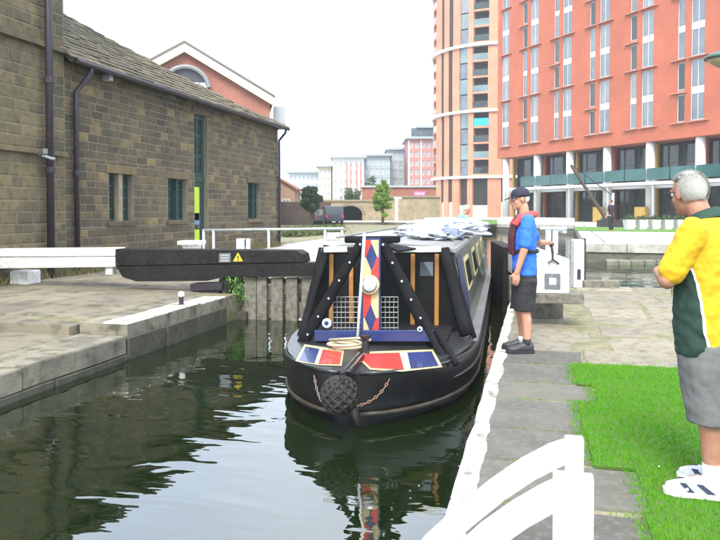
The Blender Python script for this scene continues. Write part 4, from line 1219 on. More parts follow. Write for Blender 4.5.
# ------------------------------------------------------------------ street lamp, crane, parked van
lp_ = ond(723, 60, 13.2)
la_ = thing('street_lamp', 'dark green disc-topped street lamp at the right edge', 'street lamp', (lp_.x,lp_.y,0), 0)
m_lampg = M('lamp_green', (0.06,0.10,0.09), 0.45)
zc = lp_.z
MB().tube([(0.10,0,0),(0.10,0,zc-0.2)], [0.075,0.05], 12).build('pole', m_lampg, la_, smooth=True)
MB().lathe([(0.33,zc+0.02),(0.32,zc+0.07),(0.22,zc+0.13),(0.06,zc+0.17)], n=28).build('canopy', m_lampg, la_, smooth=True)
MB().lathe([(0.08,zc-0.14),(0.20,zc-0.06),(0.29,zc+0.015)], n=28).build('diffuser', M('lamp_diffuser', (0.4,0.33,0.18), 0.4), la_, smooth=True)

c0 = onz(606, 227.5, ZW); dc = (c0-CP).dot(Fw)
cr = thing('wharf_crane', 'old wharf crane with a slanting dark lattice jib before the hotel', 'crane', (c0.x,c0.y,ZW), PSI)
def lc(px, py):
    q = ond(px, py, dc) - V((c0.x,c0.y,ZW)); return V((q.dot(Rt), 0, q.z))
m_jib = M('jib_brown', (0.07,0.045,0.03), 0.7)
ja, jb = lc(571, 166), lc(607, 222)
for sy in (-0.16, 0.16):
    MB().beam(ja+V((0,sy*0.4,0.05)), jb+V((0,sy,0.1)), 0.07, 0.14).build('jib_beam', m_jib, cr)
for k in range(9):
    q = ja.lerp(jb, (k+0.5)/9); MB().beam(q+V((0,-0.14,0.05)), q+V((0.08,0.14,0.0)), 0.05, 0.06).build('jib_brace', m_jib, cr)
MB().tube([lc(613,193), lc(612,224)], 0.10, 10).build('mast', m_galv, cr)
MB().tube([ja+V((0,0,0.1)), lc(613,196)], 0.03, 6).build('stay', m_iron, cr)
MB().cbox(-0.5,1.1,-0.4,0.4,0,0.5).build('base', m_iron, cr)
MB().lathe([(0.35,-0.2),(0.35,0.2)], lc(606,221), 14, 'Y').build('winch_drum', m_iron, cr)

def van(label, px, py, dep, L_, Hh, paint, rz, name='parked_van'):
    p = ond(px, py, dep); v = thing(name, label, 'van' if 'van' in name else 'car', (p.x,p.y,ZL), rz)
    Wd = 1.75
    prof = [(-L_/2,0.35),(-L_/2,Hh*0.55),(-L_/2+0.5,Hh*0.62),(-L_/2+0.95,Hh),(L_/2-0.25,Hh),(L_/2,Hh*0.6),(L_/2,0.35)]
    MB().extr([(x,-Wd/2,z) for x, z in prof], (0,Wd,0)).build('body', paint, v, bevel=0.08)
    for sx in (-1,1):
        MB().extr([(L_/2-1.2,sx*(Wd/2+0.004),Hh*0.64),(-L_/2+0.75,sx*(Wd/2+0.004),Hh*0.64),(-L_/2+1.0,sx*(Wd/2+0.004),Hh*0.93),(L_/2-1.2,sx*(Wd/2+0.004),Hh*0.93)], (0,sx*0.012,0)).build('side_window', m_glassd, v)
        for wx_ in (-L_*0.3, L_*0.3):
            q = MB().lathe([(0.31,-0.1),(0.31,0.1)], (wx_,sx*(Wd/2-0.08),0.31), 18, 'Y').build('wheel', m_iron, v)
            MB().lathe([(0.18,-0.11),(0.18,0.11)], (wx_,sx*(Wd/2-0.08),0.31), 14, 'Y').build('rim', m_galv, q)
    MB().extr([(L_/2+0.004-0.03,-0.75,Hh*0.64),(L_/2-0.03,0.75,Hh*0.64),(L_/2-0.2,0.7,Hh*0.93),(L_/2-0.2,-0.7,Hh*0.93)], (0.03,0,0.01)).build('rear_window', m_glassd, v)
    for sy in (-0.72, 0.72):
        MB().box(L_/2, L_/2+0.03, sy-0.1, sy+0.1, 0.7, 0.95).build('tail_light', M('tail_red', (0.4,0.02,0.02), 0.4), v)
    return v
van('dark blue parked van below the stone bridge', 331, 222, 66, 4.2, 1.75, M('navy_paint', (0.012,0.014,0.035), 0.3, coat=0.5), PSI-math.pi/2+0.2)
van('grey parked car beside the dark blue van', 319, 222, 67, 3.8, 1.45, M('grey_car_paint', (0.09,0.09,0.10), 0.3, coat=0.5), PSI-math.pi/2+0.3, 'parked_car')
# hedge on the left bank
hp0 = onz(286, 237, ZL); hp1 = onz(338, 233, ZL)
hd = thing('hedge', 'low ragged green hedge on the left bank beyond the handrail', 'hedge', (hp0.x,hp0.y,ZL), 0)
hv = hp1-hp0
hl_ = blades('foliage', [tuple(hv*rnd.random()+V((rnd.gauss(0,.3),rnd.gauss(0,.3),rnd.random()*0.45))) for _ in range(5000)], 0.06, 0.16, 0.05, M('hedge_leaf', (0.06,0.09,0.02), 0.7, island=[(0.07,0.10,0.02),(0.14,0.15,0.04),(0.05,0.08,0.02),(0.1,0.12,0.03)]), 91, 1.2); hl_.parent = hd
MB().prism([(0,-.12),(hv.x,hv.y-.12),(hv.x,hv.y+.12),(0,.12)], 0, 0.2).build('hedge_core', m_shrub, hd)
# ================================================================== NARROWBOAT
BO = V((-1.52, 5.62, WZ)); BR = 0.045
bt = thing('narrowboat', 'black narrowboat nosing out of the lock with red and blue painted bow panels', 'boat', BO, BR)
bx_ = V((math.cos(BR), math.sin(BR), 0)); by_ = V((-math.sin(BR), math.cos(BR), 0))
def toB(p):
    q = p - BO; return V((q.dot(bx_), q.dot(by_), q.z))
def bp_(px, py, yl):                # pixel -> local point on the cross plane at yl
    return toB(onpl(px, py, BO + by_*yl, by_))
DK0, DKS = 0.455, 0.035             # foredeck height and rise towards the cabin
def dk(px, py, lift=0.0):
    n = (ZA - by_*DKS).normalized(); p = toB(onpl(px, py, BO + ZA*(DK0+lift), n)); return p
m_hull = M('hull_blacking', (0.004,0.004,0.005), 0.35, c2=(0.008,0.008,0.009), scale=3, c3=(0.03,0.025,0.018), scale3=9, amt3=0.3, bump=0.08, bscale=12, coat=0.2)
m_bblue = M('boat_blue', (0.012,0.022,0.10), 0.35, c2=(0.016,0.03,0.13), scale=4, coat=0.3)
m_bred = M('boat_red', (0.60,0.035,0.022), 0.4, coat=0.3)
m_bcream = M('boat_cream', (0.52,0.43,0.22), 0.45)
m_bwhite = M('boat_white', (0.78,0.78,0.74), 0.45)
m_canvas = M('black_canvas', (0.006,0.006,0.007), 0.8, c2=(0.011,0.011,0.013), scale=6, bump=0.3, bscale=30, spec=0.15)
m_varn = M('varnished_wood', (0.30,0.135,0.03), 0.35, c2=(0.38,0.18,0.045), scale=12, obj=True)
m_grn = M('boat_grey_green', (0.075,0.085,0.065), 0.35, c2=(0.11,0.12,0.09), scale=2.5, coat=0.3)
m_chrome = M('polished_metal', (0.6,0.62,0.65), 0.2, metal=0.9)
LB = 12.9
ST = [(0.0,0.035),(0.05,0.17),(0.12,0.30),(0.25,0.46),(0.45,0.625),(0.7,0.765),(1.0,0.87),(1.4,0.95),(1.9,0.995),(2.6,1.01),(5,1.01),(9,1.01),(11.6,1.01),(12.3,0.86),(12.7,0.6),(LB,0.3)]
def hb(y):
    for (a, b_), (c_, d) in zip(ST, ST[1:]):
        if a <= y <= c_: return b_+(d-b_)*(y-a)/(c_-a)
    return ST[-1][1]
def gz(y): return 0.462 - 0.06*min(y,2.0)/2.0
rg = []
for y, b_ in ST:
    z = gz(y)
    k = 1.0 if y > 1.2 else 0.86+0.14*y/1.2
    yy = y + 0.0
    r = [(b_, yy, z), (b_*1.0, yy, z*0.55), (b_*0.97*k, yy+(0.06 if y < 1 else 0), 0.04), (b_*0.86*k*k, yy+(0.16 if y < 1 else 0), -0.25), (b_*0.5*k, yy+(0.25 if y < 1 else 0), -0.55)]
    rg.append([V(p) for p in r] + [V((-p[0],p[1],p[2])) for p in r[::-1]])
hull = MB().loft(rg).build('hull', m_hull, bt, smooth=True)
es = hull.modifiers.new('edges', 'EDGE_SPLIT'); es.split_angle = math.radians(50)
# gunwale and rubbing strakes
def strake(z_of, r, mat, nm, out=1.0, y1=12.0):
    for s_ in (-1, 1):
        pts = []
        for y in np.linspace(0.02, 2.4, 26).tolist() + [4,6,8,10,y1]:
            k = 1.0 if y > 1.2 else 0.86+0.14*y/1.2
            pts.append((s_*(hb(y)*out*(1 if z_of is gz else (1-(1-k)*0.5))+0.004), y+(0.0 if z_of is gz else 0.02), z_of(y)))
        MB().tube(pts, r, 8).build(nm, mat, bt, smooth=True)
m_steel = M('grey_gunwale', (0.10,0.105,0.115), 0.4, c2=(0.15,0.155,0.165), scale=3)
strake(gz, 0.019, m_hull, 'gunwale', 0.99)
strake(lambda y: gz(y)*0.62-0.005, 0.018, m_hull, 'rubbing_strake', 1.005)
strake(lambda y: gz(y)*0.24, 0.020, M('rusty_strake', (0.055,0.04,0.024), 0.5, c2=(0.012,0.011,0.01), scale=4), 'rubbing_strake', 1.0, 12.0)
# side decks
for s_ in (-1, 1):
    ys_ = [1.9,2.4,4,6,8,10,11.6]
    MB().loft([[V((s_*(hb(y)-0.005),y,gz(y)+0.02)),V((s_*0.78,y,gz(y)+0.02)),V((s_*0.78,y,gz(y)-0.03)),V((s_*(hb(y)-0.005),y,gz(y)-0.03))] for y in ys_]).build('side_deck', m_steel, bt)
# foredeck
ys_ = [0.06,0.12,0.25,0.45,0.7,1.0,1.4,1.9]
MB().loft([[V((-hb(y)*0.975,y,DK0+DKS*y-0.05)),V((hb(y)*0.975,y,DK0+DKS*y-0.05)),V((hb(y)*0.975,y,DK0+DKS*y)),V((-hb(y)*0.975,y,DK0+DKS*y))] for y in ys_]).build('foredeck', M('foredeck_black', (0.016,0.016,0.017), 0.4, c2=(0.03,0.03,0.03), scale=4, coat=0.2), bt)
def deckpanel(nm, pts, lift, mat, parent=bt):
    a = [dk(x, y, lift) for x, y in pts]
    lo_ = [dk(x, y, 0.001) for x, y in pts]
    n = len(a)
    return MB().loft([lo_, a]).build(nm, mat, parent)
deckpanel('painted_panel', [(304.5,344.2),(344,350.3),(341.5,365.8),(318,365),(295.5,361)], 0.006, m_bcream)
deckpanel('blue_panel', [(305.8,346.4),(319.5,348.8),(314.5,363.2),(298.8,360)], 0.010, m_bblue)
deckpanel('white_panel', [(319.8,348.8),(322.5,349.3),(318,363.8),(314.8,363.3)], 0.0105, m_bwhite)
deckpanel('red_panel', [(322.8,349.3),(342,352),(339.8,364),(318.4,363.8)], 0.010, m_bred)
deckpanel('painted_panel', [(361.5,351.8),(433,349.4),(442.5,367),(402,371.5),(370,369.5),(361,361)], 0.006, m_bcream)
deckpanel('red_panel', [(363.5,353.6),(399.5,352.6),(404,369.4),(371,367.6),(363.2,360.4)], 0.010, m_bred)
deckpanel('white_panel', [(399.8,352.6),(407,352.4),(410.5,368.6),(404.3,369.4)], 0.0105, m_bwhite)
deckpanel('blue_panel', [(407.3,352.4),(431.4,351.2),(438.8,365.6),(410.8,368.6)], 0.010, m_bblue)
# stem bar, mooring stud, rope
MB().beam((0,-0.03,0.47),(0.0,0.55,DK0+0.035),0.065,0.06).build('stem_bar', m_hull, bt, bevel=0.015)
MB().beam((0.022,-0.035,0.507),(0.022,0.54,DK0+0.072),0.012,0.012).build('stem_trim', m_chrome, bt)
MB().beam((-0.022,-0.035,0.507),(-0.022,0.54,DK0+0.072),0.012,0.012).build('stem_trim', m_chrome, bt)
MB().lathe([(0.05,0),(0.04,0.02),(0.03,0.14),(0.05,0.16),(0.05,0.18)], (0.0,0.72,DK0+0.02), 12).build('mooring_stud', m_hull, bt)
m_rope = M('cream_rope', (0.42,0.36,0.24), 0.9, c2=(0.55,0.48,0.34), scale=60, bump=0.5, bscale=150, obj=True)
rp_ = [(-0.17+0.14*math.cos(t_)*(1+0.02*t_)-0.006*t_, 0.86+0.09*math.sin(t_)*(1+0.02*t_), DK0+0.045+0.004*t_) for t_ in np.linspace(0, 15, 60)] + [(-0.02,0.75,DK0+0.17),(0.05,0.72,DK0+0.16)]
MB().tube(rp_, 0.014, 6).build('mooring_rope', m_rope, bt, smooth=True)
# rope fender ball
m_fend = bpy.data.materials.new('tarred_rope'); m_fend.use_nodes = True
t = m_fend.node_tree; N = t.nodes; L = t.links; b = N['Principled BSDF']
b.inputs['Roughness'].default_value = 0.9
vo = N.new('ShaderNodeTexVoronoi'); vo.inputs['Scale'].default_value = 45
tco = N.new('ShaderNodeTexCoord'); L.new(tco.outputs['Object'], vo.inputs['Vector'])
cr_ = N.new('ShaderNodeValToRGB'); cr_.color_ramp.elements[0].color = (0.055,0.048,0.038,1); cr_.color_ramp.elements[1].color = (0.012,0.011,0.010,1); cr_.color_ramp.elements[1].position = 0.6
L.new(vo.outputs['Distance'], cr_.inputs['Fac']); L.new(cr_.outputs['Color'], b.inputs['Base Color'])
fc = V((-0.025, -0.21, 0.335)); FR_ = 0.15
m = MB(); m.ell(fc, FR_*0.985, FR_*0.95, FR_*0.985, 28, 16)
for k in range(15):                                  # plaited rope turns, both ways round
    for sg in (-1, 1):
        a0 = k*2*math.pi/11
        m.tube([fc+V((FR_*math.cos(p_)*math.cos(a0+sg*p_*1.1), FR_*0.97*math.cos(p_)*math.sin(a0+sg*p_*1.1), FR_*math.sin(p_))) for p_ in np.linspace(-1.45,1.45,14)], 0.014, 6)
m.build('bow_fender', m_fend, bt, smooth=True)
m_chain = M('galvanised_chain', (0.22,0.2,0.18), 0.5, c2=(0.3,0.14,0.07), scale=12, metal=0.5, obj=True)
for s_, px, py in ((-1, 319, 382), (1, 395, 386)):
    e_ = V((s_*0.33-0.0, 0.115, 0.41)); mid_ = V((s_*0.26, -0.03, 0.24)); st_ = fc+V((s_*0.13,-0.01,-0.08))
    m = MB()
    n_ = 11
    for k in range(n_):
        t_ = (k+0.5)/n_; q = (1-t_)**2*st_+2*t_*(1-t_)*mid_+t_*t_*e_
        dd = (2*(1-t_)*(mid_-st_)+2*t_*(e_-mid_)).normalized(); sdv = dd.cross(V((0,1,0))).normalized() if k % 2 else V((0,1,0))
        m.tube([q+dd*(0.019*math.cos(a))+sdv*(0.010*math.sin(a)) for a in np.linspace(0, 2*math.pi, 9)], 0.0042, 5, cap=False)
    m.build('fender_chain', m_chain, bt, smooth=True)
# cabin
CY0, CY1 = 2.1, 11.3
def cab(y, dz=0.0):
    return [V((-0.90,y,0.40)),V((-0.735,y,1.36)),V((-0.5,y,1.405)),V((0,y,1.43)),V((0.5,y,1.405)),V((0.735,y,1.36)),V((0.90,y,0.40))]
MB().loft([cab(CY0), cab(CY1)]).build('cabin', m_grn, bt)
m_roofb = M('boat_roof', (0.16,0.165,0.16), 0.5, c2=(0.22,0.22,0.21), scale=3)
def roofring(y): return [V((-0.76,y,1.362)),V((-0.5,y,1.41)),V((0,y,1.436)),V((0.5,y,1.41)),V((0.76,y,1.362)),V((0.75,y,1.40)),V((0.5,y,1.44)),V((0,y,1.466)),V((-0.5,y,1.44)),V((-0.75,y,1.40))]
MB().loft([roofring(CY0-0.12), roofring(CY1)]).build('roof', m_roofb, bt)
for s_ in (-1, 1):
    MB().tube([(s_*0.70,CY0+0.4,1.50),(s_*0.70,CY1-0.3,1.50)], 0.016, 8).build('grab_rail', m_roofb, bt, smooth=True)
    for k in range(4):
        y0 = 3.2+k*2.0
        P_ = lambda y, z: V((s_*(0.90-(z-0.40)/0.96*0.165+0.006), y, z))
        fr_ = MB().loft([[P_(y0,0.82),P_(y0+1.0,0.82),P_(y0+1.0,1.22),P_(y0,1.22)], [q+V((s_*0.012,0,0)) for q in (P_(y0,0.82),P_(y0+1.0,0.82),P_(y0+1.0,1.22),P_(y0,1.22))]]).build('side_window', m_bcream, bt)
        MB().loft([[q+V((s_*0.0125,0,0)) for q in (P_(y0+.05,0.87),P_(y0+.95,0.87),P_(y0+.95,1.17),P_(y0+.05,1.17))], [q+V((s_*0.016,0,0)) for q in (P_(y0+.05,0.87),P_(y0+.95,0.87),P_(y0+.95,1.17),P_(y0+.05,1.17))]]).build('pane', m_glass, fr_)
    q0, q1 = 2.15, 2.9
    MB().loft([[V((s_*(0.906-(z-0.4)/0.96*0.165), y, z)) for y, z in ((q0,0.5),(q1,0.5),(q1,1.3),(q0,1.3))], [V((s_*(0.912-(z-0.4)/0.96*0.165), y, z)) for y, z in ((q0,0.5),(q1,0.5),(q1,1.3),(q0,1.3))]]).build('blue_side_panel', m_bblue, bt)
# front bulkhead with varnished doors and glass
def strip(nm, a, c_, wpx, yl, mat, th=0.03, parent=bt):
    p_, q = bp_(*a, yl), bp_(*c_, yl); wd_ = wpx*7.3/FPX
    return MB().beam(p_, q, wd_, th, up=(0,1,0)).build(nm, mat, parent, bevel=0.004)
MB().extr([bp_(322,253,2.06), bp_(446,253,2.06), bp_(468,332,2.06), bp_(306,332,2.06)], (0,0.03,0)).build('front_bulkhead', M('cabin_front_glass', (0.008,0.009,0.009), 0.4, c2=(0.016,0.017,0.015), scale=5, spec=0.12), bt)
for px in (331.5, 351.5, 413, 437):
    strip('door_frame', (px,254), (px-0.5,333), 4.6, 2.03, m_varn)
strip('door_rail', (330,332), (440,332), 5, 2.02, m_varn)
for (xa, xb) in ((324,347),(393,441)):
    strip('roof_fascia', (xa,249.6), (xb,249.0), 6.0, 1.88, m_bwhite)
MB().extr([bp_(420,262,2.045), bp_(433,262,2.045), bp_(433,276,2.045), bp_(420,276,2.045)], (0,0.005,0)).build('window_glint', m_glass, bt)
# cratch: black A-frame with rolled canvas
YC = 1.25
def roll(nm, pts, w0, w1, yl, y2=None):
    y2 = yl if y2 is None else y2
    n_ = 9; rgs = []
    a, c_ = bp_(*pts[0], yl), bp_(*pts[1], y2)
    for i in range(n_):
        t_ = i/(n_-1); q = a.lerp(c_, t_); wv = (w0+(w1-w0)*t_)*7.0/FPX/2
        wv *= 1+0.12*mnoise.noise(V((t_*7, pts[0][0]*0.1, 3)))
        d = (c_-a).normalized(); sdv = d.cross(V((0,1,0))).normalized(); f_ = sdv.cross(d)
        rgs.append([q+sdv*(wv*math.cos(k*math.pi/4))+f_*(0.6*wv*math.sin(k*math.pi/4)) for k in range(8)])
    return MB().loft(rgs).build(nm, m_canvas, bt, smooth=True)
sl_ = roll('canvas_roll', ((364,238),(301,346)), 10, 13, YC, YC-0.1)
sr_ = roll('canvas_roll', ((380,238),(436,348)), 10, 15, YC, YC-0.1)
roll('side_curtain', ((327,246),(297,350)), 9, 9, 1.95, 1.35)
roll('side_curtain', ((322,248),(304,330)), 8, 9, 2.05, 1.7)
roll('side_curtain', ((444,249),(466,335)), 12, 13, 1.95, 1.5)
roll('side_curtain', ((449,252),(474,338)), 5, 6, 2.05, 1.7)
roll('curtain_end', ((436,330),(456,364)), 8, 7, 1.1, 0.75)
roll('curtain_end', ((424,322),(447,366)), 7, 6, 1.15, 0.7)
MB().beam(bp_(345,239.5,YC+0.02), bp_(400,239.5,YC+0.02), 0.10, 0.07).build('cratch_cap', m_canvas, bt, bevel=0.02)
for k in range(6):
    for (a, c_) in (((364,238),(301,346)), ((380,238),(436,348))):
        t_ = (k+0.35)/6; q = bp_(a[0]+(c_[0]-a[0])*t_, a[1]+(c_[1]-a[1])*t_, YC-0.07-0.1*t_)
        MB().lathe([(0.012,-0.012),(0.012,0.0),(0.006,0.01)], q, 10, 'Y').build('press_stud', m_chrome, bt)
MB().beam((0.0,YC,1.50),(0.0,CY0-0.1,1.45),0.12,0.05).build('ridge_plank', m_canvas, bt)
for s_ in (-1, 1):
    a, c_ = V((s_*0.1,YC+0.05,1.49)), V((s_*0.60,CY0-0.13,1.42))
    MB().extr([V((s_*0.05,YC+0.05,1.50)), V((s_*0.22,YC+0.05,1.42)), V((s_*0.34,CY0-0.27,1.42)), V((s_*0.05,CY0-0.27,1.47))], (0,0,-0.02)).build('canvas_top', m_canvas, bt)
# dark glazed cratch board
MB().extr([bp_(368,243,YC+0.06), bp_(376,243,YC+0.06), bp_(430,332,YC+0.06), bp_(318,332,YC+0.06)], (0,0.01,0)).build('cratch_glass', M('cratch_glass', (0.012,0.014,0.014), 0.08, spec=0.8), bt) if False else None
# painted centre plank
YP = YC-0.07
pk = MB().extr([bp_(361.5,238,YP), bp_(380.5,238,YP), bp_(380,337,YP), bp_(360.5,337,YP)], (0,0.03,0)).build('centre_plank', m_bblue, bt)
def pp_(nm, pts, mat, k=0): return MB().extr([bp_(x,y,YP-0.003-k*0.002) for x, y in pts], (0,0.0025,0)).build(nm, mat, pk)
xl, xr, xm = 363.4, 378.6, 371
pp_('red_diamond', [(xl,240),(xm,240),(xm,257),(xl,257)], m_bred)
pp_('cream_diamond', [(xm+.1,240),(xr,240),(xr,257),(xm+.1,257)], m_bcream)
pp_('red_diamond', [(xm+.1,257.2),(xr,257.2),(xr,279),(xm+.1,279)], m_bred)
pp_('cream_diamond', [(xl,257.2),(xm,257.2),(xm,279),(xl,279)], m_bcream)
pp_('red_diamond', [(xl,290),(xm,290),(xm,318),(xl,318)], m_bred)
pp_('cream_diamond', [(xm+.1,290),(xr,290),(xr,318),(xm+.1,318)], m_bcream)
pp_('red_diamond', [(xm+.1,318.2),(xr,318.2),(xr,335),(xm+.1,335)], m_bred)
pp_('cream_diamond', [(xl,318.2),(xm,318.2),(xm,335),(xl,335)], m_bcream)
pp_('blue_diamond', [(xm+.5,243),(xr-1.5,257),(xm+.5,271),(xl+2.5,257)], m_bblue, 1)
pp_('blue_diamond', [(xm-.5,304),(xr-2.5,318.5),(xm-.5,333),(xl+1.5,318.5)], m_bblue, 1)
lq = bp_(370, 284.5, YP-0.02)
hl = MB().lathe([(0.07,0.05),(0.098,0.0),(0.10,-0.035),(0.082,-0.045)], lq, 24, 'Y').build('headlamp', m_bcream, bt, smooth=True)
MB().lathe([(0.080,-0.046),(0.05,-0.056),(0.01,-0.062)], lq, 24, 'Y').build('headlamp_glass', M('lamp_glass', (0.6,0.62,0.6), 0.12, c2=(0.35,0.37,0.38), scale=30, spec=1.0, coat=0.5), hl, smooth=True)
MB().tube([bp_(364.5,233,YP-0.12), bp_(357.5,338,YP-0.2)], 0.014, 8).build('white_pole', m_bwhite, bt, smooth=True)
# mesh guards
m_wire = M('guard_wire', (0.22,0.23,0.23), 0.5, metal=0.4)
for (xa, xb, nn) in ((333,362,7),(381,398,4)):
    m = MB()
    for k in range(nn+1):
        x = xa+(xb-xa)*k/nn; m.tube([bp_(x,297,YC+0.04), bp_(x,333,YC+0.04)], 0.005, 5)
    for k in range(8):
        y = 297+36*k/7; m.tube([bp_(xa,y,YC+0.035), bp_(xb,y,YC+0.035)], 0.005, 5)
    m.build('mesh_guard', m_wire, bt)
strip('coaming', (315,335.5), (436,335.5), 10.5, YC-0.14, m_bblue, 0.05)
MB().box(-0.72,0.72,YC-0.10,CY0+0.02,0.36,0.56).build('well_deck', m_black, bt)
m_badge = M('pale_blue_badge', (0.5,0.58,0.62), 0.4)
for (px, py, r_) in ((327,323,0.048),(420,329,0.026)):
    bd2 = MB().lathe([(r_,0.0),(r_,-0.015),(r_*0.8,-0.02)], bp_(px,py,YC-0.18), 18, 'Y').build('round_badge', m_badge, bt)
    MB().lathe([(r_*0.5,-0.021),(r_*0.45,-0.025)], bp_(px,py,YC-0.18), 14, 'Y').build('badge_centre', m_bblue, bd2)
# stern
MB().cbox(-0.55,0.55,CY1+0.02,CY1+0.1,0.4,1.3).build('stern_bulkhead', m_bblue, bt)
MB().tube([(0,LB-0.2,0.45),(0,LB-0.25,1.0),(0.0,LB-0.9,1.25)], 0.025, 8).build('tiller', m_chrome, bt)

# bundles lying on the boat's roof
m_sheet = M('white_plastic_sheet', (0.52,0.54,0.56), 0.35, c2=(0.36,0.40,0.45), scale=5, c3=(0.07,0.08,0.11), scale3=5, amt3=0.85, bump=0.4, bscale=30)
def bundle(name, label, lx, ly, rx, ry, rz_, mat, seed, cat):
    m = MB(); m.ell((0,0,0), 1, 1, 1, 60, 34)
    vv = []
    for p in m.v:
        p = V(p); n_ = 1+0.30*mnoise.noise(p*2.2+V((seed,0,0)))+0.30*abs(mnoise.noise(p*3.6+V((0,seed,0))))-0.10*abs(mnoise.noise(p*8+V((0,0,seed))))
        q = V((p.x*rx*n_, p.y*ry*n_, max(p.z, -0.35)*rz_*n_)); vv.append(tuple(q))
    m.v = vv
    zb_ = min(v_[2] for v_ in vv)
    loc = BO + bx_*lx + by_*ly + ZA*(1.468 - 0.10*abs(lx) - zb_)
    o = m.build(name, mat, None, smooth=True, loc=loc); o.rotation_euler.z = BR+seed
    return tag(o, label, cat)
bundle('plastic_bundle', 'crumpled white plastic sheeting heaped on the front of the boat roof', 0.22, 3.7, 0.32, 0.6, 0.09, m_sheet, 0.3, 'sheeting')
bundle('plastic_bundle', 'larger crumpled white bundle on the middle of the boat roof', 0.28, 5.4, 0.32, 0.75, 0.13, m_sheet, 1.1, 'sheeting')
bundle('plastic_bundle', 'white bundle nearest the steerer on the boat roof', 0.22, 7.4, 0.34, 0.8, 0.15, m_sheet, 2.2, 'sheeting')
m_tarp = M('blue_tarpaulin', (0.06,0.09,0.22), 0.5, c2=(0.16,0.2,0.32), scale=7, bump=0.3)
bundle('tarpaulin', 'small dark blue tarpaulin folded at the right edge of the boat roof', 0.5, 4.4, 0.18, 0.5, 0.10, m_tarp, 0.1, 'tarpaulin')
bundle('tarpaulin', 'blue and grey tarpaulin on the right of the boat roof near the stern', 0.5, 6.6, 0.2, 0.6, 0.13, m_tarp, 0.2, 'tarpaulin')
# ================================================================== PEOPLE
def skin(name, c, c2): return M(name, c, 0.55, c2=c2, scale=14, bump=0.08, bscale=90, obj=True, sheen=0.0)
def soft(o, vox, it=4, wr=None):
    r = o.modifiers.new('remesh', 'REMESH'); r.mode = 'VOXEL'; r.voxel_size = vox; r.use_smooth_shade = True
    s_ = o.modifiers.new('smooth', 'SMOOTH'); s_.iterations = it; s_.factor = 0.5
    if wr:
        tx = bpy.data.textures.new(o.name+'_folds', 'CLOUDS'); tx.noise_scale = wr[1]; tx.noise_depth = 2
        d = o.modifiers.new('folds', 'DISPLACE'); d.texture = tx; d.strength = wr[0]; d.mid_level = 0.5; d.texture_coords = 'LOCAL'
    return o
def limb(mb, pts, rs, n=12):
    """tapered limb with round ends, subdivided along a smooth path"""
    P = [V(p) for p in pts]; out = []; rr = []
    for i in range(len(P)-1):
        for k in range(5):
            t_ = k/5; out.append(P[i].lerp(P[i+1], t_)); rr.append(rs[i]+(rs[i+1]-rs[i])*t_)
    out.append(P[-1]); rr.append(rs[-1])
    mb.tube(out, rr, n)
    for p, r in ((P[0], rs[0]), (P[-1], rs[-1])): mb.ell(p, r, r, r, 12, 7)
    for p, r in zip(P[1:-1], rs[1:-1]): mb.ell(p, r, r, r, 12, 7)
    return mb
def hand(mb, w_, d, up, s=1.0, curl=0.6, thumb=1):
    """palm, four bent fingers of different lengths and a thumb; w_ wrist, d pointing direction, up = back of the hand"""
    w_ = V(w_); d = V(d).normalized(); up = V(up); up = (up-d*up.dot(d)).normalized(); sd_ = d.cross(up)
    mb.loft([[w_+d*(a*s)+sd_*(b_*s*math.cos(k*math.pi/5))+up*(c_*s*math.sin(k*math.pi/5)) for k in range(10)] for a, b_, c_ in ((-0.01,0.026,0.020),(0.03,0.038,0.016),(0.07,0.043,0.015),(0.092,0.040,0.012))])
    for i, (off, ln) in enumerate(((-0.030,0.068),(-0.010,0.078),(0.011,0.072),(0.030,0.056))):
        p = w_+d*(0.088*s)+sd_*(off*s); q1 = p+(d*math.cos(curl*0.5)-up*math.sin(curl*0.5))*(ln*0.45*s)
        q2 = q1+(d*math.cos(curl*1.3)-up*math.sin(curl*1.3))*(ln*0.33*s); q3 = q2+(d*math.cos(curl*2.2)-up*math.sin(curl*2.2))*(ln*0.28*s)
        mb.tube([p-d*0.02*s, p, q1, q2, q3], [0.0095*s,0.0095*s,0.009*s,0.008*s,0.0065*s], 8)
    p = w_+d*(0.022*s)+sd_*(-0.030*s*thumb)
    q1 = p+(d*0.7-sd_*(0.6*thumb)-up*0.3).normalized()*(0.045*s); q2 = q1+(d*0.95-sd_*(0.1*thumb)-up*0.35).normalized()*(0.032*s)
    mb.tube([p,q1,q2], [0.013*s,0.010*s,0.008*s], 8)
    return mb
def rot_pts(mb, i0, c, Rm):
    mb.v[i0:] = [tuple(Rm @ (V(p)-V(c)) + V(c)) for p in mb.v[i0:]]
def head(mb, c, s=1.0, Rm=None):
    """head looking along +y: skull, jaw, nose, lips, brow, ears"""
    i0 = len(mb.v); c = V(c)
    mb.ell(c+V((0,-0.012,0.025))*s, 0.076*s, 0.096*s, 0.094*s, 20, 12)
    mb.ell(c+V((0,0.022,-0.045))*s, 0.058*s, 0.068*s, 0.072*s, 18, 10)
    mb.ell(c+V((0,0.066,-0.092))*s, 0.028*s, 0.024*s, 0.022*s, 12, 8)        # chin
    mb.ell(c+V((0,0.080,0.026))*s, 0.052*s, 0.016*s, 0.012*s, 12, 7)         # brow
    mb.tube([c+V((0,0.086,0.012))*s, c+V((0,0.106,-0.025))*s, c+V((0,0.096,-0.034))*s], [0.010*s,0.015*s,0.013*s], 8)
    mb.ell(c+V((0,0.086,-0.058))*s, 0.024*s, 0.011*s, 0.007*s, 12, 6); mb.ell(c+V((0,0.083,-0.069))*s, 0.021*s, 0.011*s, 0.007*s, 12, 6)
    for sx in (-1, 1):
        mb.ell(c+V((sx*0.078,-0.005,-0.005))*s, 0.010*s, 0.020*s, 0.032*s, 10, 8)
        mb.ell(c+V((sx*0.036,0.050,-0.030))*s, 0.026*s, 0.026*s, 0.026*s, 10, 7)
    if Rm is not None: rot_pts(mb, i0, c-V((0,0.02,0.11)), Rm)
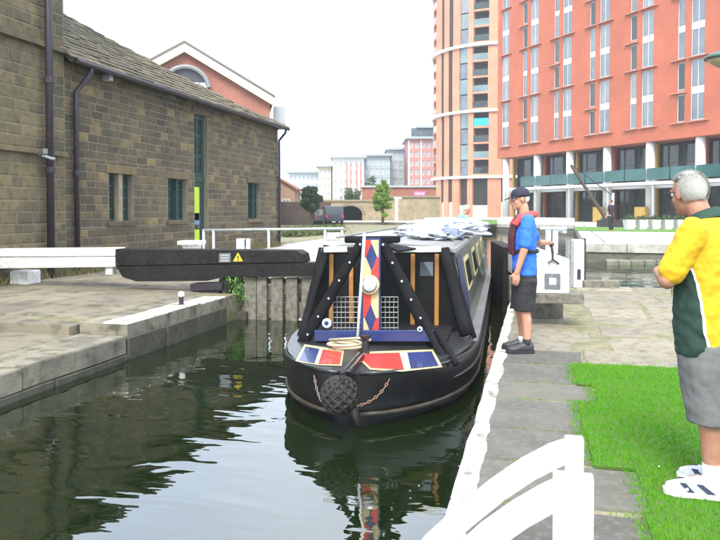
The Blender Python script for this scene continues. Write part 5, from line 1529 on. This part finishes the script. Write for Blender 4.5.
def eyes(parent, c, s, Rm):
    for sx in (-1, 1):
        p = V((sx*0.031,0.077,0.006))*s; q = Rm @ (p+V((0,0.02,0.11))) + V(c)-V((0,0.02,0.11))
        e = MB().ell(q, 0.011*s, 0.011*s, 0.011*s, 12, 8).build('eye', M('eye_white', (0.7,0.68,0.65), 0.2), parent, smooth=True)
        q2 = q + Rm @ V((0,0.0085,0))*s
        MB().ell(q2, 0.005*s, 0.004*s, 0.005*s, 8, 6).build('iris', M('iris', (0.05,0.06,0.08), 0.2), e)
def shoe(mb, heel, d, L_=0.28, w_=0.05, h=0.075):
    heel = V(heel); d = V((d[0],d[1],0)).normalized(); s_ = V((d.y,-d.x,0)); rg = []
    for t_, ww, hh in ((0.0,0.55,0.85),(0.06,0.85,1.05),(0.25,0.85,1.15),(0.45,0.9,1.0),(0.65,1.08,0.72),(0.85,0.95,0.58),(0.97,0.6,0.45),(1.0,0.3,0.3)):
        c_ = heel+d*(t_*L_); rg.append([c_+s_*(w_*ww*a)+ZA*(h*hh*b_) for a, b_ in ((-0.9,0.02),(0.9,0.02),(1.0,0.25),(0.92,0.6),(0.55,0.95),(0,1.0),(-0.55,0.95),(-0.92,0.6),(-1.0,0.25))])
    mb.loft(rg); return mb
def sole(mb, heel, d, L_=0.28, w_=0.05, h=0.02):
    heel = V(heel); d = V((d[0],d[1],0)).normalized(); s_ = V((d.y,-d.x,0))
    o_ = []
    for t_, ww in ((0.0,0.6),(0.06,0.9),(0.3,0.92),(0.5,0.95),(0.68,1.12),(0.85,1.0),(0.97,0.66),(1.01,0.3)): o_.append((t_, ww))
    pl = [heel+d*(t_*L_)+s_*(w_*ww) for t_, ww in o_]+[heel+d*(t_*L_)-s_*(w_*ww) for t_, ww in o_[::-1]]
    mb.extr(pl, (0,0,h)); return mb

# ---------------------------------------------------------------- man in yellow and green, arms folded
fY = onz(694, 487, 0.02)
ang = math.radians(54)
fd = -Rt*math.cos(ang) + Fw*math.sin(ang)
bodyc = fY - fd*0.02 + Rt*0.085 + Fw*0.05
RZY = math.atan2(-fd.x, fd.y)
pm = thing('person', 'grey-haired person in yellow and green polo shirt with arms folded on the lawn', 'person', (bodyc.x,bodyc.y,0.014), RZY)
m_skin1 = skin('tanned_skin', (0.31,0.145,0.09), (0.38,0.185,0.12))
HC = (-0.02, 0.115, 1.610); HR = Mx.Rotation(math.radians(-7), 3, 'X') @ Mx.Rotation(math.radians(-16), 3, 'Z')
m = MB()
head(m, HC, 1.03, HR)
limb(m, [(0,0.02,1.40),(-0.015,0.08,1.54)], [0.064,0.060])
m.rings([(0,0,0.86,0.15,0.11),(0,0,0.95,0.165,0.125),(0,0.01,1.08,0.16,0.125),(0,0.01,1.25,0.175,0.12),(0,0,1.38,0.16,0.10),(0,0,1.44,0.08,0.07)])
LA = [(-0.19,0.0,1.40),(-0.285,0.09,1.14),(-0.10,0.25,1.17)]
RA = [(0.19,0.0,1.40),(0.285,0.09,1.14),(0.08,0.27,1.20)]
limb(m, LA, [0.055,0.046,0.030]); limb(m, RA, [0.055,0.046,0.030])
hand(m, (-0.10,0.25,1.17), (0.95,0.10,0.12), (0,1,0), 1.0, 0.35, 1)
hand(m, (0.08,0.27,1.20), (-0.95,-0.02,-0.15), (0,1,0), 1.0, 0.35, -1)
FL_, FR2 = V((-0.10,-0.05,0)), V((0.11,-0.01,0))
for sx, F_ in ((-1,FL_),(1,FR2)):
    limb(m, [(sx*0.09,0,0.88),(F_.x,F_.y+0.01,0.48),(F_.x,F_.y-0.012,0.33),(F_.x,F_.y-0.02,0.08)], [0.092,0.062,0.060,0.038])
    m.ell((F_.x,F_.y+0.03,0.05), 0.032, 0.08, 0.032, 12, 7)
body = soft(m.build('body', m_skin1, pm), 0.0075, 3)
eyes(body, HC, 1.03, HR)
# shirt: yellow with dark green flank panels edged in white piping
m_shirt = bpy.data.materials.new('yellow_green_shirt'); m_shirt.use_nodes = True
t = m_shirt.node_tree; N = t.nodes; L = t.links; b = N['Principled BSDF']; b.inputs['Roughness'].default_value = 0.8
tco = N.new('ShaderNodeTexCoord'); sp = N.new('ShaderNodeSeparateXYZ'); L.new(tco.outputs['Object'], sp.inputs[0])
def mth(op, a, bv, cv=None):
    q = N.new('ShaderNodeMath'); q.operation = op
    for i, x in enumerate((a, bv, cv)):
        if x is None: continue
        if isinstance(x, (int, float)): q.inputs[i].default_value = x
        else: L.new(x, q.inputs[i])
    return q.outputs[0]
# the panel is a flank strip: widest at the hem, coming to a rounded point below the armpit
zz = mth('SUBTRACT', 1.30, sp.outputs['Z'])
half = mth('MULTIPLY', mth('POWER', mth('MAXIMUM', zz, 0.0), 0.55), 0.185)
dy_ = mth('ABSOLUTE', mth('ADD', sp.outputs['Y'], -0.05), 0)
edge_ = mth('SUBTRACT', half, dy_)
noarm = mth('LESS_THAN', mth('ABSOLUTE', sp.outputs['X'], 0), 0.225)
isg = mth('MULTIPLY', mth('GREATER_THAN', edge_, 0.0), noarm)
isp = mth('MULTIPLY', mth('LESS_THAN', mth('ABSOLUTE', edge_, 0), 0.006), noarm)
isp = mth('MULTIPLY', isp, mth('GREATER_THAN', zz, 0.0))
nz_ = N.new('ShaderNodeTexNoise'); nz_.inputs['Scale'].default_value = 8; L.new(tco.outputs['Object'], nz_.inputs['Vector'])
k1 = N.new('ShaderNodeMix'); k1.data_type = 'RGBA'; L.new(nz_.outputs['Fac'], k1.inputs['Factor']); k1.inputs['A'].default_value = (0.56,0.30,0.003,1); k1.inputs['B'].default_value = (0.66,0.37,0.006,1)
k2 = N.new('ShaderNodeMix'); k2.data_type = 'RGBA'; L.new(isg, k2.inputs['Factor']); L.new(k1.outputs['Result'], k2.inputs['A']); k2.inputs['B'].default_value = (0.008,0.032,0.022,1)
k3 = N.new('ShaderNodeMix'); k3.data_type = 'RGBA'; L.new(isp, k3.inputs['Factor']); L.new(k2.outputs['Result'], k3.inputs['A']); k3.inputs['B'].default_value = (0.7,0.7,0.62,1)
L.new(k3.outputs['Result'], b.inputs['Base Color'])
m = MB()
m.rings([(0,0.015,0.735,0.205,0.150),(0,0.015,0.80,0.208,0.156),(0,0.022,0.95,0.205,0.165),(0,0.03,1.08,0.198,0.168),(0,0.02,1.22,0.203,0.150),(0,0.005,1.34,0.20,0.128),(0,0.0,1.42,0.165,0.10),(0,0.012,1.475,0.085,0.080)], 22)
for A_ in (LA, RA):
    a, e, w_ = (V(q) for q in A_)
    limb(m, [a+V((0,0,0.005)), a.lerp(e, 0.5), a.lerp(e, 0.80)], [0.076,0.074,0.073])
sh1 = soft(m.build('shirt', m_shirt, pm), 0.010, 4, (0.026, 0.065))
m_collar = M('green_collar', (0.012,0.045,0.03), 0.8)
MB().loft([[V((math.cos(a)*r_-0.008, 0.04+math.sin(a)*r_*0.95, z+0.03*math.sin(-a))) for a in np.linspace(0, 2*math.pi, 20, endpoint=False)] for r_, z in ((0.098,1.455),(0.082,1.50),(0.072,1.505),(0.076,1.46))], cap=False).build('collar', m_collar, pm, smooth=True)
# shorts
m_short = M('grey_shorts', (0.10,0.10,0.10), 0.85, c2=(0.13,0.13,0.13), scale=8, bump=0.15, bscale=60, obj=True)
m = MB()
m.rings([(0,0.01,0.70,0.185,0.142),(0,0.01,0.80,0.19,0.145),(0,0.01,0.92,0.18,0.14)], 18)
for sx, F_ in ((-1,FL_),(1,FR2)):
    m.rings([(F_.x*1.02,F_.y+0.005,0.375,0.092,0.112),(F_.x,F_.y*0.8+0.01,0.5,0.098,0.118),(sx*0.095,F_.y*0.3+0.01,0.68,0.108,0.132),(sx*0.09,0.01,0.80,0.105,0.135)], 16)
soft(m.build('shorts', m_short, pm), 0.010, 4, (0.018, 0.09))
# socks and white trainers
m_sock = M('white_sock', (0.7,0.7,0.7), 0.9)
m_train = M('white_trainer', (0.50,0.51,0.53), 0.5, c2=(0.32,0.34,0.38), scale=14, obj=True)
m_navy = M('navy_trim', (0.02,0.025,0.06), 0.5)
for sx, F_ in ((-1,FL_),(1,FR2)):
    MB().tube([(F_.x,F_.y-0.02,0.06),(F_.x,F_.y-0.02,0.10),(F_.x,F_.y-0.02,0.165)], [0.05,0.046,0.049], 14).build('sock', m_sock, pm, smooth=True)
    hl_ = V((F_.x-sx*0.0,F_.y-0.085,0.018)); dr_ = (-0.75 if sx < 0 else -0.45, 1)
    s1 = soft(shoe(MB(), hl_, dr_, 0.29, 0.05, 0.085).build('trainer', m_train, pm), 0.006, 3)
    so = sole(MB(), (hl_.x,hl_.y-0.006,0.0), dr_, 0.30, 0.052, 0.028).build('sole', m_white, s1)
    dv = V((dr_[0],dr_[1],0)).normalized(); sv = V((dv.y,-dv.x,0))
    for q0, q1 in ((0.05,0.11),(0.15,0.19)):
        for sg in (-1, 1):
            MB().extr([hl_+dv*q0+sv*(sg*0.047)+ZA*0.012, hl_+dv*(q0+0.035)+sv*(sg*0.047)+ZA*0.012, hl_+dv*(q1+0.03)+sv*(sg*0.040)+ZA*0.055, hl_+dv*q1+sv*(sg*0.040)+ZA*0.055], sv*(sg*0.006)).build('side_stripe', m_navy, s1)
    for k in range(4):
        MB().tube([hl_+dv*(0.125+0.025*k)+sv*(-0.026)+ZA*(0.072-0.008*k), hl_+dv*(0.135+0.025*k)+ZA*(0.084-0.009*k), hl_+dv*(0.125+0.025*k)+sv*0.026+ZA*(0.072-0.008*k)], 0.004, 6).build('lace', m_sock, s1)
# hair: cap of short grey strands, thin on the crown
m_hair = M('grey_hair', (0.66,0.64,0.60), 0.8, c2=(0.50,0.48,0.44), scale=110, obj=True)
hp = []; rn = np.random.default_rng(4)
hairv = []; hairf = []
hc = V(HC)
for k in range(22000):
    v = V(rn.normal(size=3)).normalized()
    if v.z < -0.62 or (v.y > 0.10 and v.z < 0.55) or (v.y > 0.62): continue
    if v.z < -0.15 and v.y > -0.05: continue
    if v.z > 0.86 and rn.random() < 0.55: continue
    p = V((0,-0.012,0.022)) + V((v.x*0.0775, v.y*0.0975, v.z*0.0945))
    n_ = v; tdir = (V((0,-0.75,-0.5)) - n_*V((0,-0.75,-0.5)).dot(n_)); tdir = tdir.normalized() if tdir.length > 0.05 else V((0,-1,0))
    q = p + n_*rn.uniform(0.004,0.016) + tdir*rn.uniform(0.014,0.036); sv = n_.cross(tdir).normalized()*0.0011
    hairv.append((p-sv, p+sv, q))
hm = MB()
Hpt = lambda p: HR @ (p*1.03+V((0,0.02,0.11))) + hc - V((0,0.02,0.11))
for tri in hairv: hm.add([Hpt(p) for p in tri], [(0,1,2)])
hm.build('hair', m_hair, pm)
cap_ = MB(); cap_.ell((0,0,0), 0.0795, 0.0985, 0.0965, 24, 16)
cap_.f = [f for f in cap_.f if all((cap_.v[i][1] < 0.012 or cap_.v[i][2] > 0.060) and cap_.v[i][2] > -0.062 and cap_.v[i][1] < 0.068 and not (cap_.v[i][2] < -0.012 and cap_.v[i][1] > -0.006) for i in f)]
cap_.v = [tuple(Hpt(V(p)+V((0,-0.013,0.024)))) for p in cap_.v]
cap_.build('hair_base', m_hair, pm, smooth=True)
# glasses
gm = MB()
for sx in (-1, 1):
    gm.tube([Hpt(V((sx*0.031+0.022*math.cos(a), 0.095, 0.008+0.016*math.sin(a)))) for a in np.linspace(0, 2*math.pi, 13)], 0.0022, 6, cap=False)
    gm.tube([Hpt(V((sx*0.053,0.095,0.012))), Hpt(V((sx*0.078,0.085,0.012))), Hpt(V((sx*0.082,0.0,0.012))), Hpt(V((sx*0.082,-0.012,-0.004)))], 0.0022, 6)
gm.tube([Hpt(V((-0.009,0.098,0.010))), Hpt(V((0.009,0.098,0.010)))], 0.002, 6)
gl_ = tag(gm.build('glasses', m_iron, None), 'thin dark-framed glasses worn by the grey-haired person', 'glasses'); gl_.location = pm.location; gl_.rotation_euler = pm.rotation_euler

# ---------------------------------------------------------------- man in blue at the quay edge
fB = onz(524, 351, 0.0)
ang = math.radians(4)
fd = -Rt*math.cos(ang) + Fw*math.sin(ang)
RZB = math.atan2(-fd.x, fd.y)
bm_ = thing('person', 'person in blue T-shirt, black shorts and cap holding the gate lever', 'person', (fB.x,fB.y,0.004), RZB)
m_skin2 = skin('pink_skin', (0.46,0.215,0.135), (0.52,0.26,0.175))
inv = pmat(bm_).inverted()
LEV = inv @ (V((RB.x-0.02, RB.y+0.02, 1.09)))           # the lever top in this person's frame
HC2 = (0.0, 0.045, 1.645); HR2 = Mx.Rotation(math.radians(-6), 3, 'X') @ Mx.Rotation(math.radians(10), 3, 'Z')
m = MB(); head(m, HC2, 1.0, HR2)
limb(m, [(0,0.0,1.43),(0,0.02,1.57)], [0.06,0.055])
m.rings([(0,0,0.86,0.145,0.105),(0,0,0.95,0.155,0.115),(0,0.0,1.10,0.15,0.11),(0,0.0,1.28,0.17,0.115),(0,0,1.40,0.155,0.10),(0,0,1.45,0.08,0.07)])
LA2 = [(-0.195,0.0,1.41),(-0.245,0.045,1.11),(-0.225,0.115,0.87)]
sh_r = V((0.195,0.0,1.41)); wv = LEV + (sh_r-LEV).normalized()*0.08
# elbow: bend so the upper arm is 0.30 and the forearm 0.27 long
dv = wv-sh_r; dl = dv.length; ua, fa = 0.30, 0.27
if dl > ua+fa-0.01: ua = fa = dl/2+0.012
aa = (ua*ua-fa*fa+dl*dl)/(2*dl); hh = math.sqrt(max(0,ua*ua-aa*aa)); el = sh_r+dv.normalized()*aa+V((0.3,-0.2,-0.9)).normalized()*hh
RA2 = [tuple(sh_r), tuple(el), tuple(wv)]
limb(m, LA2, [0.054,0.043,0.028]); limb(m, RA2, [0.054,0.043,0.028])
hand(m, LA2[2], (0.05,0.12,-1), (-1,0.1,0), 1.0, 0.55, -1)
hand(m, wv, (LEV-wv)+V((0,0,0.01)), (0,0,1), 1.0, 1.0, 1)
F1, F2 = V((-0.09,0.0,0)), V((0.10,0.015,0))
for sx, F_ in ((-1,F1),(1,F2)):
    limb(m, [(sx*0.085,0,0.88),(F_.x,F_.y+0.02,0.48),(F_.x,F_.y-0.01,0.34),(F_.x,F_.y-0.015,0.08)], [0.088,0.058,0.056,0.036])
    m.ell((F_.x,F_.y+0.03,0.05), 0.032, 0.08, 0.032, 12, 7)
body = soft(m.build('body', m_skin2, bm_), 0.0075, 3)
eyes(body, HC2, 1.0, HR2)
m_tee = M('royal_blue_cotton', (0.025,0.135,0.62), 0.85, c2=(0.03,0.165,0.70), scale=6, obj=True)
m = MB()
m.rings([(0,0.0,0.825,0.178,0.128),(0,0.0,0.92,0.178,0.130),(0,0.005,1.08,0.178,0.130),(0,0.005,1.25,0.188,0.132),(0,0,1.36,0.185,0.118),(0,0,1.43,0.15,0.09),(0,0.0,1.475,0.08,0.07)], 22)
for A_, k in ((LA2,0.80),(RA2,0.70)):
    a, e, w_ = (V(q) for q in A_); limb(m, [a, a.lerp(e,0.5), a.lerp(e,k)], [0.074,0.074,0.072])
soft(m.build('t_shirt', m_tee, bm_), 0.010, 5, (0.020, 0.06))
m_shb = M('black_shorts', (0.012,0.012,0.014), 0.85, c2=(0.022,0.022,0.025), scale=7, obj=True)
m = MB()
m.rings([(0,0,0.70,0.172,0.130),(0,0,0.80,0.175,0.132),(0,0,0.90,0.168,0.128)], 18)
for sx, F_ in ((-1,F1),(1,F2)):
    m.rings([(F_.x,F_.y+0.015,0.445,0.085,0.112),(sx*0.092,0.01,0.6,0.092,0.118),(sx*0.09,0.0,0.78,0.10,0.125)], 16)
soft(m.build('shorts', m_shb, bm_), 0.010, 4, (0.016, 0.08))
# lifejacket: red collar yoke, maroon front and dark waist belt
m_lred = M('lifejacket_red', (0.55,0.06,0.055), 0.6, c2=(0.45,0.05,0.05), scale=9, obj=True)
m_lmar = M('lifejacket_maroon', (0.08,0.008,0.014), 0.6, c2=(0.04,0.01,0.02), scale=6, obj=True)
lj = MB()
lj.tube([(-0.12,0.12,1.36),(-0.13,0.06,1.44),(-0.10,-0.06,1.475),(0,-0.105,1.48),(0.10,-0.06,1.475),(0.13,0.06,1.44),(0.12,0.12,1.36)], [0.035,0.042,0.042,0.042,0.042,0.042,0.035], 12)
lj1 = tag(soft(lj.build('lifejacket', m_lred, None), 0.009, 4), 'red and maroon lifejacket worn over the blue T-shirt', 'lifejacket'); lj1.location = bm_.location; lj1.rotation_euler = bm_.rotation_euler
for sx in (-1, 1):
    m = MB(); m.tube([(sx*0.11,0.112,1.39),(sx*0.105,0.142,1.25),(sx*0.10,0.142,1.12),(sx*0.10,0.138,1.04)], [0.022,0.026,0.026,0.022], 12)
    soft(m.build('front_lobe', m_lmar, lj1), 0.009, 3)
MB().loft([[V((math.cos(a)*(0.192+o_), math.sin(a)*(0.143+o_), z)) for a in np.linspace(0,2*math.pi,24,endpoint=False)] for o_, z in ((0.0,1.065),(0.008,1.07),(0.008,1.10),(0.0,1.105))], cap=False).build('waist_belt', m_shb, lj1, smooth=True)
# cap, hair, watch
capm = M('navy_cap', (0.012,0.014,0.03), 0.8, c2=(0.02,0.022,0.045), scale=9, obj=True)
Hq = lambda p: HR2 @ (V(p)+V((0,0.02,0.11))) + V(HC2) - V((0,0.02,0.11))
cp = MB(); rgs = []
for i, z in enumerate((0.022,0.05,0.08,0.105,0.122,0.130)):
    k = (1.0,1.0,0.93,0.74,0.45,0.1)[i]
    rgs.append([Hq((0.086*k*math.cos(a), -0.012+0.106*k*math.sin(a), z)) for a in np.linspace(0,2*math.pi,24,endpoint=False)])
cp.loft(rgs)
cpo = tag(cp.build('cap', capm, None, smooth=True), 'navy baseball cap on the person in blue', 'cap'); cpo.location = bm_.location; cpo.rotation_euler = bm_.rotation_euler
br_ = MB(); pl = []
for a in np.linspace(0.25, math.pi-0.25, 12): pl.append(Hq((0.08*math.cos(a), 0.055+0.115*math.sin(a)*1.0, 0.028-0.022*math.sin(a))))
pl2 = [Hq((0.082*math.cos(a), -0.01+0.104*math.sin(a), 0.03)) for a in np.linspace(math.pi-0.25, 0.25, 12)]
br_.extr(pl+pl2, (0,0,0.007)); br_.build('peak', capm, cpo)
hb_ = MB(); hb_.ell((0,0,0), 0.0785, 0.098, 0.094, 20, 12)
hb_.f = [f for f in hb_.f if all(hb_.v[i][1] < -0.01 and -0.06 < hb_.v[i][2] < 0.05 for i in f)]
hb_.v = [tuple(Hq(V(p)+V((0,-0.013,0.02)))) for p in hb_.v]
hb_.build('hair', m_hair, bm_, smooth=True)
wp2 = V(LA2[2])+V((0.003,-0.012,0.045))
wt_ = tag(MB().lathe([(0.031,-0.014),(0.034,-0.006),(0.034,0.006),(0.031,0.014)], wp2, 14).build('watch', m_chrome, None), 'pale wristwatch on the lowered arm of the person in blue', 'watch'); wt_.location = bm_.location; wt_.rotation_euler = bm_.rotation_euler
m_bshoe = M('black_trainer', (0.012,0.012,0.013), 0.5, c2=(0.03,0.03,0.032), scale=15, obj=True)
for sx, F_ in ((-1,F1),(1,F2)):
    MB().tube([(F_.x,F_.y-0.015,0.06),(F_.x,F_.y-0.015,0.145)], [0.046,0.045], 14).build('sock', m_shb if sx < 0 else m_sock, bm_, smooth=True)
    hl_ = V((F_.x,F_.y-0.085,0.016)); s1 = soft(shoe(MB(), hl_, (sx*0.1,1), 0.29, 0.05, 0.088).build('trainer', m_bshoe, bm_), 0.006, 3)
    sole(MB(), (hl_.x,hl_.y-0.006,0.0), (sx*0.1,1), 0.30, 0.052, 0.026).build('sole', m_iron, s1)

# ---------------------------------------------------------------- steerer at the stern and a person by the crane
def small_person(label, loc, rz, shirt, trousers, hairc, lean=0.0, armpose=None):
    p_ = thing('person', label, 'person', loc, rz)
    Rl = Mx.Rotation(-lean, 3, 'X')
    def T(q): q = V(q); return Rl @ (q-V((0,0,0.95))) + V((0,0,0.95)) if q.z > 0.95 else q
    m = MB(); i0 = 0
    head(m, (0,0.03,1.64), 1.0, None); limb(m, [(0,0,1.42),(0,0.01,1.56)], [0.058,0.055])
    m.rings([(0,0,0.9,0.14,0.10),(0,0,1.1,0.145,0.105),(0,0,1.3,0.165,0.11),(0,0,1.43,0.09,0.08)])
    arms = armpose or [[(-0.19,0,1.40),(-0.24,0.03,1.11),(-0.23,0.12,0.87)],[(0.19,0,1.40),(0.24,0.03,1.11),(0.23,0.12,0.87)]]
    for A_ in arms:
        limb(m, A_, [0.052,0.042,0.028]); d_ = (V(A_[2])-V(A_[1])).normalized(); hand(m, A_[2], d_, (1,0,0.1), 1.0, 0.5)
    for sx in (-1,1):
        limb(m, [(sx*0.09,0,0.88),(sx*0.1,0.02,0.48),(sx*0.1,-0.01,0.08)], [0.085,0.056,0.036]); m.ell((sx*0.1,0.05,0.05),0.042,0.12,0.045,12,7)
    m.v = [tuple(T(q)) for q in m.v]
    body = soft(m.build('body', m_skin2, p_), 0.010, 3)
    m = MB(); m.rings([(0,0,0.88,0.165,0.12),(0,0,1.1,0.17,0.125),(0,0,1.3,0.185,0.13),(0,0,1.41,0.15,0.09),(0,0,1.47,0.08,0.07)], 18)
    for A_ in arms: a, e, w_ = (V(q) for q in A_); limb(m, [a, a.lerp(e,0.9)], [0.07,0.06])
    m.v = [tuple(T(q)) for q in m.v]
    soft(m.build('shirt', shirt, p_), 0.012, 4, (0.015, 0.07))
    m = MB(); m.rings([(0,0,0.75,0.165,0.12),(0,0,0.94,0.16,0.118)], 16)
    for sx in (-1,1): limb(m, [(sx*0.09,0,0.80),(sx*0.1,0.02,0.48),(sx*0.1,-0.005,0.12)], [0.098,0.078,0.07])
    m.v = [tuple(T(q)) for q in m.v]
    soft(m.build('trousers', trousers, p_), 0.012, 4, (0.012, 0.08))
    hb_ = MB(); hb_.ell((0,0,0), 0.081, 0.101, 0.098, 20, 12)
    hb_.f = [f for f in hb_.f if all((hb_.v[i][1] < 0.0 or hb_.v[i][2] > 0.055) and hb_.v[i][2] > -0.06 for i in f)]
    hb_.v = [tuple(T(V(p)+V((0,0.018,1.662)))) for p in hb_.v]
    hb_.build('hair', hairc, p_, smooth=True)
    return p_
sp_ = BO + bx_*0.05 + by_*11.95 + ZA*0.08
small_person('grey-haired steerer in pale blue shirt leaning out at the boat stern', (sp_.x,sp_.y,sp_.z+0.20), PSI-1.35, M('pale_blue_shirt', (0.16,0.30,0.45), 0.85), m_shb, m_hair, 0.45)
MB().box(-0.6,0.6,CY1+0.11,LB-0.6,0.22,0.275).build('stern_deck', m_steel, bt)
cpn = onz(611, 231, ZW)
small_person('distant person in dark clothes standing by the crane jib', (cpn.x,cpn.y,ZW+0.002), PSI+0.6, M('dark_jacket', (0.02,0.02,0.03), 0.85), m_shb, M('dark_hair', (0.02,0.015,0.01), 0.8))
# ================================================================== HAZE
m_haze = bpy.data.materials.new('haze'); m_haze.use_nodes = True
t = m_haze.node_tree; t.nodes.clear()
ho = t.nodes.new('ShaderNodeOutputMaterial'); hv_ = t.nodes.new('ShaderNodeVolumePrincipled')
hv_.inputs['Color'].default_value = (0.9, 0.95, 1.0, 1)
hv_.inputs['Density'].default_value = 0.0007
t.links.new(hv_.outputs['Volume'], ho.inputs['Volume'])
hz_ = MB().box(-520, 520, -80, 720, -3.3, 48).build('haze', m_haze)
hz_['kind'] = 'stuff'
